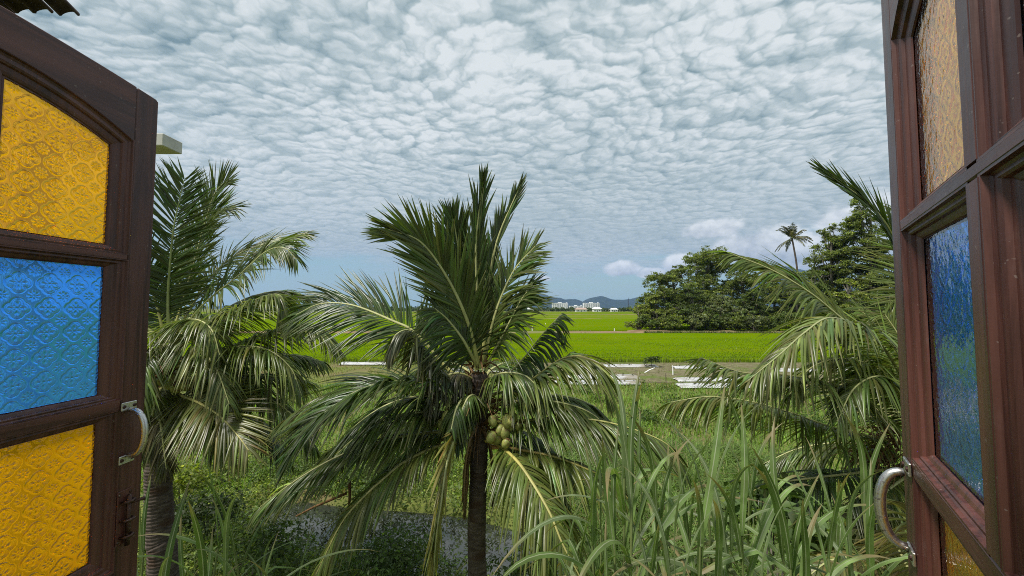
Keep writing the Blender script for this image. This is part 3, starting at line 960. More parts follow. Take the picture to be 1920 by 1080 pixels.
def middle_palm():
    base = at(893, 1000, 5.2); base[2] = 0
    root = empty('coconut_palm', (base[0], 5.2, 0))
    tag(root, 'middle coconut palm in full view with a slim ringed trunk and green nuts', 'palm', 'coconut palms below the window')
    h = at(898, 700, 5.2)
    palm_trunk(root, [(base[0] + .05, 5.2, -0.1), (base[0] + .02, 5.2, 1.4), tuple(at(894, 1000, 5.2)), tuple(at(898, 860, 5.2)), tuple(at(900, 760, 5.2)), tuple(h)], 0.118, 0.105)
    A = lambda pts, **k: add_frond(root, PX(*pts), **k)
    # upright spears
    A([(900, 690, 5.2), (895, 560, 5.18), (893, 450, 5.12), (906, 340, 5.05)], L=0.62, a0=7, a1=5, vee=4, droop=0.02, n=60, pet=0.3, w=.032, col=(.050, .084, .020), up=CAM_UP, seed=1, twist=.15, ragged=.05)
    A([(905, 690, 5.25), (914, 560, 5.35), (932, 452, 5.45), (976, 346, 5.5)], L=0.50, a0=7, a1=5, vee=4, droop=0.03, n=55, pet=0.3, w=.032, col=(.050, .084, .020), up=CAM_UP, seed=2, twist=.15, ragged=.05)
    # rising fronds
    A([(897, 690, 5.1), (879, 610, 4.95), (842, 527, 4.8), (790, 455, 4.65), (728, 430, 4.5)], w=.034, L=0.76, a0=38, a1=15, vee=10, droop=0.10, col=(.085, .120, .030), up=(0.25, -1, 0.2), seed=3, tipf=.4, n=105)
    A([(899, 690, 5.25), (886, 590, 5.3), (866, 500, 5.3), (850, 410, 5.2)], w=.034, L=0.78, a0=26, a1=11, vee=8, droop=0.06, col=(.050, .084, .020), up=CAM_UP, seed=4, n=100)
    A([(902, 690, 5.3), (904, 600, 5.5), (900, 520, 5.6), (896, 470, 5.6)], w=.034, L=0.74, a0=34, a1=15, vee=8, droop=0.1, col=(.050, .084, .020), up=CAM_UP, seed=5, n=100)
    A([(906, 690, 5.25), (928, 590, 5.25), (962, 510, 5.2), (1003, 462, 5.1)], L=0.66, a0=46, a1=20, vee=6, droop=0.3, col=(.085, .120, .030), up=(-.6, -.8, .5), seed=6, ragged=.35, tip=(.30, .27, .16), tipf=.6)
    A([(910, 690, 5.2), (946, 622, 5.1), (975, 566, 5.0), (992, 542, 4.95)], L=0.75, a0=50, a1=24, vee=2, droop=0.55, col=(.050, .084, .020), up=(-.7, -.4, .7), seed=7, ragged=.3)
    A([(896, 690, 5.1), (870, 640, 4.9), (840, 600, 4.8), (815, 578, 4.7)], L=0.70, a0=60, a1=28, vee=0, droop=0.5, col=(.050, .084, .020), up=(.3, -.8, .6), seed=8, ragged=.2)
    A([(950, 705, 5.3), (985, 668, 5.4), (1016, 628, 5.5), (1052, 588, 5.6)], L=0.55, a0=62, a1=40, vee=-30, droop=1.1, col=(.050, .084, .020), sides=(0, 1), seed=9, pet=.05, n=70, rcol=(.22, .20, .07), rtip=(.22, .20, .07), rr=.016)
    # right hand arches
    A([(905, 745, 5.2), (980, 722, 5.1), (1055, 672, 5.0), (1110, 676, 4.9), (1142, 730, 4.85)], L=0.85, a0=66, a1=30, vee=6, droop=0.8, col=OLIVE, seed=10, rcol=(.32, .30, .07), rtip=(.24, .22, .06))
    A([(905, 790, 5.2), (975, 789, 5.0), (1058, 783, 4.8), (1130, 790, 4.6), (1200, 809, 4.5), (1252, 834, 4.4), (1282, 872, 4.35)], L=0.72, a0=62, a1=30, vee=2, droop=0.65, col=GREEN, seed=11, rcol=(.33, .31, .07), rtip=(.26, .25, .08), n=115)
    A([(920, 838, 5.1), (960, 841, 5.0), (1034, 855, 4.8), (1097, 878, 4.6), (1150, 905, 4.5), (1190, 950, 4.4)], L=0.62, a0=60, a1=28, vee=0, droop=0.75, col=OLIVE, seed=12, rcol=(.42, .22, .06), rtip=(.30, .26, .07))
    A([(915, 825, 5.1), (938, 836, 4.9), (970, 865, 4.6), (999, 906, 4.35), (1031, 962, 4.1), (1055, 1020, 3.95), (1092, 1090, 3.85)], L=0.86, a0=60, a1=26, vee=2, droop=0.75, col=OLIVE, seed=13, rr=.026, rcol=(.36, .30, .05), rtip=(.28, .26, .09), n=115, w=.030)
    # left hand arches
    A([(888, 735, 5.2), (838, 690, 5.25), (780, 625, 5.3), (735, 601, 5.35), (660, 572, 5.45), (600, 570, 5.5), (555, 590, 5.55)], L=0.92, a0=58, a1=20, vee=14, droop=0.34, col=DEEP, up=(0, -.75, .65), seed=14, n=115, pet=.22)
    A([(890, 745, 5.15), (835, 700, 4.9), (795, 650, 4.7), (768, 620, 4.6), (742, 628, 4.5), (728, 660, 4.45)], L=0.60, a0=60, a1=34, vee=-8, droop=1.3, col=(.05, .06, .028), seed=15, ragged=.45, tip=(.26, .22, .13), tipf=.7)
    A([(888, 755, 5.15), (826, 727, 4.9), (740, 715, 4.6), (680, 729, 4.4), (640, 752, 4.25), (590, 790, 4.1), (545, 850, 4.0)], L=0.84, a0=66, a1=34, vee=22, droop=0.42, col=DEEP, seed=16, n=120, rtip=(.16, .17, .07))
    A([(888, 752, 5.25), (800, 722, 5.35), (720, 716, 5.5), (650, 728, 5.6), (580, 755, 5.7), (525, 795, 5.8)], L=0.80, a0=66, a1=32, vee=5, droop=0.6, col=GREEN, seed=17, n=105)
    A([(880, 805, 5.1), (790, 813, 4.9), (719, 826, 4.7), (640, 853, 4.5), (560, 897, 4.35), (486, 952, 4.25)], L=0.62, a0=58, a1=26, vee=2, droop=0.5, col=GREEN, seed=18, n=115, rcol=(.28, .27, .07), rtip=(.22, .21, .09))
    A([(880, 828, 5.05), (826, 835, 4.85), (760, 865, 4.6), (720, 897, 4.45), (680, 934, 4.3), (640, 982, 4.2), (592, 1078, 4.1)], L=0.62, a0=56, a1=24, vee=2, droop=0.55, col=OLIVE, seed=19, n=110, rcol=(.30, .28, .07), rtip=(.24, .22, .08))
    A([(880, 805, 5.05), (858, 815, 4.6), (838, 868, 4.15), (826, 949, 3.85), (817, 1010, 3.7), (812, 1100, 3.6)], L=0.50, a0=28, a1=14, vee=-4, droop=0.35, col=(.24, .23, .06), up=(1, -.2, .2), seed=20, n=90, w=.026, tipf=.5, tip=(.30, .25, .08))
    # towards the viewer and away
    A([(890, 750, 5.15), (872, 745, 4.85), (856, 765, 4.6), (846, 805, 4.45)], L=0.42, a0=62, a1=34, vee=-5, droop=1.1, col=DEEP, seed=21, n=70)
    A([(892, 772, 5.1), (876, 762, 4.85), (862, 786, 4.65), (852, 842, 4.55)], L=0.34, a0=58, a1=30, vee=-4, droop=.9, col=DEEP, seed=121, n=70, ragged=.4)
    A([(896, 760, 5.1), (890, 742, 4.9), (878, 745, 4.7), (866, 768, 4.6)], L=0.34, a0=58, a1=30, vee=0, droop=.9, col=GREEN, seed=123, n=64, ragged=.4)
    # dead fronds hanging against the trunk
    A([(892, 800, 5.1), (880, 830, 5.0), (872, 890, 5.02), (870, 960, 5.05)], L=0.32, a0=30, a1=16, vee=0, droop=.5, col=(.16, .10, .05), seed=22, n=60, rcol=(.2, .13, .07), rtip=(.2, .13, .07), ragged=.5)
    A([(905, 800, 5.1), (920, 840, 5.05), (926, 890, 5.08), (924, 940, 5.1)], L=0.28, a0=30, a1=16, vee=0, droop=.5, col=(.13, .085, .045), seed=33, n=50, rcol=(.2, .13, .07), rtip=(.2, .13, .07), ragged=.5)
    A([(900, 720, 5.3), (925, 690, 6.0), (960, 680, 6.8), (1000, 700, 7.5), (1020, 740, 7.9)], L=0.8, droop=.9, col=GREEN, seed=23)
    A([(895, 720, 5.3), (870, 690, 6.0), (830, 680, 6.8), (780, 700, 7.5), (760, 740, 7.9)], L=0.8, droop=.9, col=DEEP, seed=24)
    A([(890, 770, 5.3), (850, 770, 5.8), (790, 790, 6.3), (740, 830, 6.6), (710, 890, 6.7)], L=0.8, droop=1.0, vee=4, col=DEEP, seed=25)
    A([(910, 790, 5.3), (960, 800, 5.7), (1020, 830, 6.1), (1070, 890, 6.3)], L=0.75, droop=1.0, vee=4, col=DEEP, seed=26)
    A([(880, 790, 5.3), (800, 790, 5.6), (720, 800, 5.9), (640, 830, 6.1), (580, 880, 6.2)], L=.80, droop=.95, vee=6, col=GREEN, seed=28)
    A([(915, 765, 5.2), (980, 748, 5.35), (1050, 742, 5.5), (1110, 760, 5.6), (1160, 805, 5.65)], L=.78, droop=.95, vee=4, col=GREEN, seed=30)
    A([(900, 720, 5.2), (940, 700, 5.0), (985, 705, 4.85), (1020, 740, 4.75)], L=.6, droop=1.0, vee=4, col=GREEN, seed=31, ragged=.3)
    A([(895, 715, 5.2), (860, 700, 5.05), (825, 712, 4.95), (800, 750, 4.9)], L=.6, droop=1.0, vee=4, col=(.09, .09, .045), seed=32, ragged=.4, tip=(.28, .24, .14), tipf=.7)
    A([(885, 778, 5.2), (815, 772, 5.0), (745, 780, 4.8), (685, 806, 4.65), (630, 852, 4.55)], L=.62, a0=60, a1=28, droop=.55, vee=3, col=GREEN, seed=27)
    A([(888, 762, 5.2), (830, 744, 5.1), (765, 746, 5.0), (705, 770, 4.9), (650, 815, 4.85), (615, 872, 4.8)], L=.70, a0=64, a1=30, droop=.5, vee=10, col=DEEP, seed=34)
    A([(912, 762, 5.2), (970, 752, 5.0), (1040, 753, 4.85), (1105, 773, 4.75), (1152, 815, 4.7)], L=.62, a0=60, a1=28, droop=.6, vee=3, col=GREEN, seed=35)
    A([(882, 800, 5.15), (830, 812, 5.2), (770, 840, 5.3), (715, 885, 5.4), (680, 940, 5.45)], L=.6, a0=58, a1=26, droop=.55, vee=2, col=DEEP, seed=36)
    A([(912, 810, 5.15), (960, 825, 5.2), (1010, 860, 5.3), (1050, 915, 5.35), (1075, 980, 5.4)], L=.6, a0=58, a1=26, droop=.6, vee=2, col=DEEP, seed=37)
    # dry stalks hanging low on the left
    mb = MB(); o = np.array(root.location)
    mb.tube(PX((655, 900, 4.6), (656, 930, 4.58), (654, 955, 4.56)) - o, [.018, .016, .012], 6)
    mb.tube(PX((650, 925, 4.8), (590, 950, 4.75), (555, 968, 4.7)) - o, [.016, .014, .009], 6)
    mb.build('dry_stalk', M['fibre'], root, smooth=True)
    add_fibre(root, at(898, 775, 5.2), 150, .62, .13, 3)
    add_fibre(root, at(898, 705, 5.2), 70, .40, .10, 4)
    add_coconuts(root, at(943, 815, 4.80), 8, (.05, .03, .06), .066, 1)
    add_coconuts(root, at(970, 796, 4.84), 6, (.05, .03, .04), .052, 2)
    add_coconuts(root, at(846, 786, 4.82), 7, (.05, .03, .07), .07, 3)
    return root


def left_palm():
    Y = 7.0; base = at(303, 1000, Y)
    root = empty('coconut_palm', (base[0], Y, 0))
    tag(root, 'coconut palm beside the left shutter with a thick dark trunk and a tall upright frond', 'palm', 'coconut palms below the window')
    palm_trunk(root, [(base[0] + .08, Y, -0.1), (base[0] + .03, Y, 0.9), tuple(at(300, 1000, Y)), tuple(at(297, 860, Y)), tuple(at(308, 760, Y)), tuple(at(318, 660, Y))], 0.20, 0.17)
    def A(pts, **k):
        k['L'] = k.get('L', .85) * 1.14; k['n'] = int(k.get('n', 95) * 1.22)
        return add_frond(root, PX(*pts), **k)
    A([(316, 630, 7.0), (315, 560, 6.9), (318, 507, 6.8), (325, 433, 6.7), (336, 378, 6.65), (346, 335, 6.6)], L=0.90, a0=74, a1=40, vee=8, droop=0.03, col=DEEP, up=(.05, -1, .2), seed=41, n=110, rcol=(.25, .27, .12), rtip=(.17, .20, .08), w=.030)
    A([(322, 630, 7.1), (350, 540, 7.2), (384, 420, 7.2), (403, 362, 7.1), (428, 335, 7.0)], L=0.80, a0=66, a1=24, vee=10, droop=0.14, col=GREEN, up=(-.35, -1, .3), seed=42, n=105)
    A([(325, 640, 7.0), (380, 572, 6.9), (448, 516, 6.8), (495, 474, 6.7), (530, 464, 6.6), (556, 486, 6.55)], L=0.74, a0=62, a1=26, vee=16, droop=0.55, col=GREEN, up=(-.3, -.7, .8), seed=43, n=110)
    A([(322, 640, 7.2), (368, 560, 7.5), (412, 501, 7.7), (460, 470, 7.8), (520, 452, 7.9), (572, 440, 7.9)], L=0.72, a0=58, a1=22, vee=16, droop=0.45, col=OLIVE, up=(-.3, -.6, .8), seed=44, n=105)
    A([(330, 650, 6.9), (377, 619, 6.7), (412, 597, 6.55), (459, 571, 6.4), (508, 552, 6.25), (530, 560, 6.2), (540, 605, 6.15)], L=0.74, a0=62, a1=36, vee=4, droop=0.71, col=OLIVE, seed=45, n=110, rtip=(.22, .22, .09))
    A([(335, 680, 7.0), (412, 660, 6.9), (459, 638, 6.8), (506, 622, 6.7), (553, 611, 6.6), (601, 622, 6.55), (634, 656, 6.5)], L=0.72, a0=64, a1=34, vee=8, droop=0.71, col=OLIVE, seed=46, n=110)
    A([(335, 695, 7.1), (410, 690, 7.15), (443, 675, 7.2), (490, 667, 7.25), (553, 666, 7.3), (605, 678, 7.35)], L=0.72, a0=68, a1=34, vee=14, droop=0.85, col=GREEN, seed=47, n=110)
    A([(335, 710, 7.0), (412, 704, 6.9), (465, 702, 6.8), (522, 707, 6.7), (575, 716, 6.6)], L=0.80, a0=68, a1=40, vee=0, droop=0.75, col=PALE, seed=48, n=105)
    A([(322, 640, 6.8), (340, 625, 6.4), (377, 653, 6.05), (408, 697, 5.85), (430, 757, 5.75)], L=0.66, a0=62, a1=30, vee=0, droop=0.71, col=PALE, seed=49, n=100)
    A([(325, 735, 6.8), (342, 742, 6.55), (374, 756, 6.2), (412, 780, 5.9), (446, 817, 5.7), (466, 844, 5.6)], L=0.80, a0=62, a1=24, vee=8, droop=0.28, col=(.140, .150, .040), up=(.1, -.7, .7), seed=50, n=110, rcol=(.34, .30, .08), rtip=(.30, .27, .09), tip=(.34, .26, .09), w=.032)
    A([(312, 640, 6.8), (290, 622, 6.5), (255, 640, 6.2), (225, 700, 6.0)], L=0.74, droop=0.75, col=PALE, seed=51)
    A([(308, 650, 6.7), (282, 660, 6.2), (262, 700, 5.9), (250, 780, 5.7)], L=0.60, droop=0.83, col=GREEN, seed=52)
    A([(310, 640, 7.1), (290, 560, 7.1), (262, 500, 7.0), (215, 470, 6.9)], L=0.85, a0=60, a1=28, vee=10, droop=.4, col=DEEP, up=(.4, -1, .3), seed=53)
    A([(310, 650, 7.1), (270, 610, 7.2), (210, 590, 7.2), (140, 610, 7.2)], L=0.85, droop=.8, col=GREEN, seed=54)
    A([(320, 650, 7.2), (350, 600, 8.0), (390, 590, 8.8), (430, 610, 9.4)], L=0.8, droop=.8, col=GREEN, seed=55)
    A([(330, 700, 7.2), (380, 690, 7.8), (440, 700, 8.3), (500, 740, 8.7)], L=0.8, droop=0.68, col=DEEP, seed=56)
    A([(310, 720, 6.9), (298, 735, 6.5), (285, 780, 6.3), (278, 850, 6.2)], L=0.55, droop=0.83, col=OLIVE, seed=57)
    A([(330, 725, 7.1), (370, 735, 7.3), (430, 760, 7.5), (500, 800, 7.6), (540, 860, 7.6)], L=0.8, droop=0.75, vee=2, col=DEEP, seed=58)
    A([(318, 640, 6.9), (345, 605, 6.5), (372, 600, 6.2), (398, 620, 6.0), (412, 665, 5.9)], L=0.7, droop=0.75, vee=4, col=OLIVE, seed=59)
    A([(330, 690, 7.0), (380, 668, 6.7), (440, 650, 6.4), (500, 655, 6.2), (545, 690, 6.1), (565, 740, 6.05)], L=.74, droop=0.71, vee=6, col=OLIVE, seed=151)
    A([(332, 715, 7.0), (390, 722, 6.8), (450, 730, 6.6), (510, 750, 6.45), (560, 790, 6.35), (590, 840, 6.3)], L=.74, droop=0.75, vee=2, col=GREEN, seed=152)
    A([(325, 650, 7.3), (390, 600, 7.8), (460, 560, 8.2), (530, 545, 8.5), (590, 560, 8.7)], L=.8, droop=.7, vee=10, col=GREEN, seed=153)
    A([(318, 640, 7.2), (335, 540, 7.5), (362, 460, 7.7), (400, 400, 7.8), (440, 390, 7.8)], L=.8, a0=62, a1=26, vee=10, droop=.3, col=GREEN, up=(-.4, -1, .4), seed=154)
    A([(328, 730, 6.9), (350, 760, 6.6), (390, 800, 6.4), (420, 850, 6.3)], L=.6, droop=0.68, vee=2, col=PALE, seed=155)
    A([(310, 730, 6.8), (300, 770, 6.4), (305, 820, 6.2), (312, 880, 6.15)], L=.5, a0=40, droop=.6, vee=0, col=(.10, .09, .035), seed=156)
    add_fibre(root, at(316, 690, 7.0), 160, .75, .18, 5)
    add_fibre(root, at(300, 700, 6.85), 50, .5, .12, 6)
    add_coconuts(root, at(333, 716, 6.45), 6, (.08, .04, .05), .10, 5)
    add_coconuts(root, at(368, 722, 6.85), 3, (.05, .04, .04), .09, 6)
    return root


def right_palm():
    Y = 5.6; base = at(1728, 900, Y)
    root = empty('coconut_palm', (base[0], Y, 0))
    tag(root, 'coconut palm at the right shutter edge, trunk hidden, long fronds arching towards the middle', 'palm', 'coconut palms below the window')
    palm_trunk(root, [(base[0], Y, -0.1), (base[0], Y, 1.5), tuple(at(1728, 950, Y)), tuple(at(1728, 800, Y))], 0.16, 0.14)
    def A(pts, **k):
        k['L'] = k.get('L', .85) * 1.08; k['n'] = int(k.get('n', 95) * 1.18)
        return add_frond(root, PX(*pts), **k)
    A([(1726, 780, 5.6), (1673, 668, 5.45), (1620, 628, 5.35), (1578, 597, 5.25), (1522, 551, 5.15), (1451, 508, 5.05), (1372, 476, 5.0)], L=0.84, a0=56, a1=20, vee=6, droop=0.55, col=OLIVE, up=(.3, -.7, .7), seed=61, n=115, rr=.026)
    A([(1728, 790, 5.5), (1695, 715, 5.2), (1655, 650, 4.95), (1610, 612, 4.8), (1554, 596, 4.65), (1508, 624, 4.5), (1465, 662, 4.4), (1402, 714, 4.3)], L=0.80, a0=62, a1=26, vee=8, droop=0.70, col=PALE, seed=62, n=125, rcol=(.25, .25, .10), rtip=(.20, .21, .10))
    A([(1728, 815, 5.5), (1653, 785, 5.2), (1597, 738, 5.0), (1538, 714, 4.85), (1458, 702, 4.7), (1390, 698, 4.55), (1318, 672, 4.45)], L=0.70, a0=64, a1=30, vee=4, droop=0.75, col=PALE, seed=63, n=115, rcol=(.40, .36, .10), rtip=(.28, .27, .11))
    A([(1728, 840, 5.6), (1640, 820, 5.5), (1557, 800, 5.4), (1478, 772, 5.3), (1398, 751, 5.25), (1326, 744, 5.2), (1257, 754, 5.15)], L=0.78, a0=62, a1=30, vee=2, droop=0.71, col=OLIVE, seed=64, n=120)
    A([(1728, 870, 5.6), (1660, 880, 5.4), (1597, 888, 5.2), (1518, 897, 5.0), (1438, 910, 4.85), (1374, 940, 4.75)], L=0.72, a0=62, a1=28, vee=4, droop=0.68, col=DEEP, seed=65, n=110, rcol=(.34, .31, .09), rtip=(.26, .24, .09))
    A([(1750, 760, 5.6), (1722, 580, 5.3), (1690, 475, 5.15), (1642, 395, 5.0), (1545, 320, 4.9)], L=0.66, a0=14, a1=7, vee=3, droop=0.08, col=DEEP, up=(.3, -1, .2), seed=66, n=70, pet=.30, w=.026, twist=.2)
    A([(1740, 800, 6.2), (1722, 640, 6.6), (1706, 500, 6.8), (1690, 400, 6.8)], L=0.85, a0=70, a1=35, vee=4, droop=0.45, col=PALE, up=(-.3, -1, .2), seed=67, n=115)
    A([(1735, 820, 6.0), (1708, 720, 6.3), (1690, 640, 6.5), (1660, 590, 6.6)], L=0.75, a0=68, a1=35, vee=2, droop=0.6, col=OLIVE, up=(-.2, -1, .3), seed=68, n=105)
    A([(1730, 830, 5.5), (1700, 760, 5.1), (1672, 716, 4.8), (1640, 706, 4.6), (1600, 730, 4.5), (1570, 790, 4.45)], L=0.62, a0=64, a1=30, vee=2, droop=0.68, col=GREEN, seed=69, n=105)
    A([(1730, 880, 5.4), (1690, 900, 5.1), (1650, 935, 4.9), (1610, 1000, 4.8)], L=0.6, droop=.8, vee=2, col=OLIVE, seed=70)
    A([(1745, 800, 5.6), (1790, 700, 5.4), (1850, 640, 5.2), (1930, 640, 5.0)], L=0.8, droop=.7, col=GREEN, seed=71)
    A([(1745, 800, 5.6), (1800, 780, 5.4), (1880, 800, 5.2), (1950, 880, 5.0)], L=0.8, droop=0.68, col=GREEN, seed=72)
    A([(1728, 800, 5.6), (1690, 740, 5.3), (1640, 690, 5.1), (1580, 672, 4.95), (1520, 690, 4.85), (1480, 740, 4.8)], L=.70, droop=0.71, vee=4, col=OLIVE, seed=171)
    A([(1730, 850, 5.7), (1660, 840, 5.9), (1580, 830, 6.1), (1500, 840, 6.3), (1430, 870, 6.4)], L=.72, droop=0.71, vee=4, col=GREEN, seed=172)
    A([(1735, 800, 6.0), (1700, 700, 6.5), (1660, 620, 6.9), (1610, 580, 7.1)], L=.75, a0=64, a1=30, vee=6, droop=.6, col=GREEN, up=(-.2, -1, .4), seed=173)
    A([(1728, 880, 5.4), (1680, 930, 5.2), (1640, 980, 5.1), (1610, 1060, 5.05)], L=.6, droop=.8, vee=2, col=(.20, .16, .06), seed=174)
    add_fibre(root, at(1690, 840, 5.45), 190, .75, .16, 7)
    add_fibre(root, at(1668, 895, 5.4), 70, .6, .10, 8)
    return root


def young_palm():
    base = at(1735, 1000, 4.2)
    root = empty('young_palm', (base[0], 4.2, 0))
    tag(root, 'young palm with yellowing fronds low beside the right shutter handle', 'palm')
    palm_trunk(root, [(base[0], 4.2, -.1), (base[0], 4.2, .8), tuple(at(1740, 1180, 4.2))], .14, .10)
    A = lambda pts, **k: add_frond(root, PX(*pts), **k)
    A([(1738, 1185, 4.2), (1722, 1090, 4.0), (1712, 1010, 3.85), (1704, 950, 3.75)], L=0.85, a0=72, a1=40, vee=6, droop=.32, col=(.20, .17, .055), up=(-.2, -1, .25), seed=81, n=80, w=.026, tip=(.32, .24, .10), rcol=(.4, .36, .1), rtip=(.4, .36, .12))
    A([(1738, 1185, 4.2), (1690, 1100, 4.1), (1630, 1050, 4.0), (1560, 1050, 3.9), (1510, 1085, 3.85)], L=0.6, a0=62, a1=30, vee=10, droop=.6, col=(.15, .15, .05), seed=82, n=90)
    A([(1738, 1185, 4.3), (1700, 1060, 4.6), (1650, 985, 4.8), (1590, 960, 4.9)], L=0.6, a0=62, a1=30, vee=10, droop=.6, col=(.11, .13, .04), seed=83, n=90)
    A([(1745, 1185, 4.2), (1780, 1080, 4.2), (1840, 1020, 4.2), (1900, 1020, 4.2)], L=0.7, a0=62, a1=30, vee=10, droop=.6, col=(.13, .14, .04), seed=84, n=90)
    return root


def lone_palm():
    Y = 110.0; b = at0(1497, Y)
    root = empty('tall_palm', b)
    tag(root, 'tall lone coconut palm rising on a thin bent trunk above the woodland', 'palm')
    top = at(1485, 446, Y)
    palm_trunk(root, [tuple(b + np.array([0, 0, -.3])), tuple(at(1497, 560, Y)), tuple(at(1494, 500, Y)), tuple(top)], .28, .20, .35)
    r = np.random.default_rng(9)
    for k in range(26):
        a = k * 2.4 + r.uniform(-.2, .2); e = r.uniform(-.7, 1.35); Lf = r.uniform(3.8, 5.0)
        o = np.array([math.cos(a), math.sin(a), 0])
        zz = np.array([0, 0, 1.0])
        p = [top, top + Lf * .4 * (o * math.cos(e) + zz * (math.sin(e) + .10)), top + Lf * .75 * (o * math.cos(e) + zz * (math.sin(e) + .02)), top + Lf * (o * math.cos(e) + zz * (math.sin(e) - .16))]
        add_frond(root, np.array(p), L=1.05, w=.10, n=34, droop=.8, vee=5, col=[(.06, .07, .022), (.10, .085, .03)][k % 5 == 0], seed=900 + k, rr=.05)


# ------------------------------------------------------------------ tall cane grass
def blade(L, w, phi0, phi1, p=1.6, kink=None, seed=0, col=(0.085, 0.135, 0.045)):
    r = np.random.default_rng(seed); m = 16; s = np.linspace(0, 1, m)
    phi = np.radians(phi0 + (phi1 - phi0) * s ** p)
    if kink: phi = phi + np.radians(kink[1]) / (1 + np.exp(-(s - kink[0]) * 60))
    ds = L / (m - 1)
    x = np.r_[0, np.cumsum(np.sin(phi[:-1]) * ds)]; z = np.r_[0, np.cumsum(np.cos(phi[:-1]) * ds)]
    y = 0.05 * L * np.sin(s * 3 + r.uniform(0, 6)) * s
    C = np.stack([x, y, z], 1); T = unit(np.gradient(C, axis=0)); S = np.array([0, 1.0, 0]) - T * T[:, 1:2]; S = unit(S)
    Nn = np.cross(S, T)
    tw = np.radians(r.uniform(-35, 35)) * s; S2 = S * np.cos(tw)[:, None] + Nn * np.sin(tw)[:, None]; N2 = np.cross(S2, T)
    wid = w * np.interp(s, [0, .12, .35, .6, .85, 1], [.45, .8, 1, .9, .5, .02])
    cols = np.array([-1, -.55, -.17, -.08, .08, .17, .55, 1.0]) * .5
    dep = np.array([0.12, .03, -.03, -.055, -.055, -.03, .03, .12]) * -1
    wave = 0.06 * np.sin(s * 17 + r.uniform(0, 6))
    V = C[:, None] + S2[:, None] * (wid[:, None] * cols[None])[..., None] + N2[:, None] * (wid[:, None] * (dep[None] * -1 + wave[:, None] * np.sign(cols)[None] * (np.abs(cols) > .3)))[..., None]
    k = len(cols); i = (np.arange(m - 1)[:, None] * k + np.arange(k - 1)[None])
    Fq = np.stack([i, i + 1, i + k + 1, i + k], -1).reshape(-1, 4)
    c = np.array(col)[None, None] * np.ones((m, k, 1)) * (1 + .12 * r.normal(size=(m, 1, 1))) * np.exp(r.normal() * .22)
    c[:, 3:5] = np.array([.34, .38, .24])
    e_ = r.integers(1, 5); c[-e_:] = np.array([.26, .21, .10]); c[-e_ - 1] = c[-e_ - 1] * .5 + np.array([.13, .11, .05])
    return mk('leaf', V.reshape(-1, 3), Fq, M['cane_leaf'], tint=np.clip(c.reshape(-1, 3), 0, 1), data_only=True)


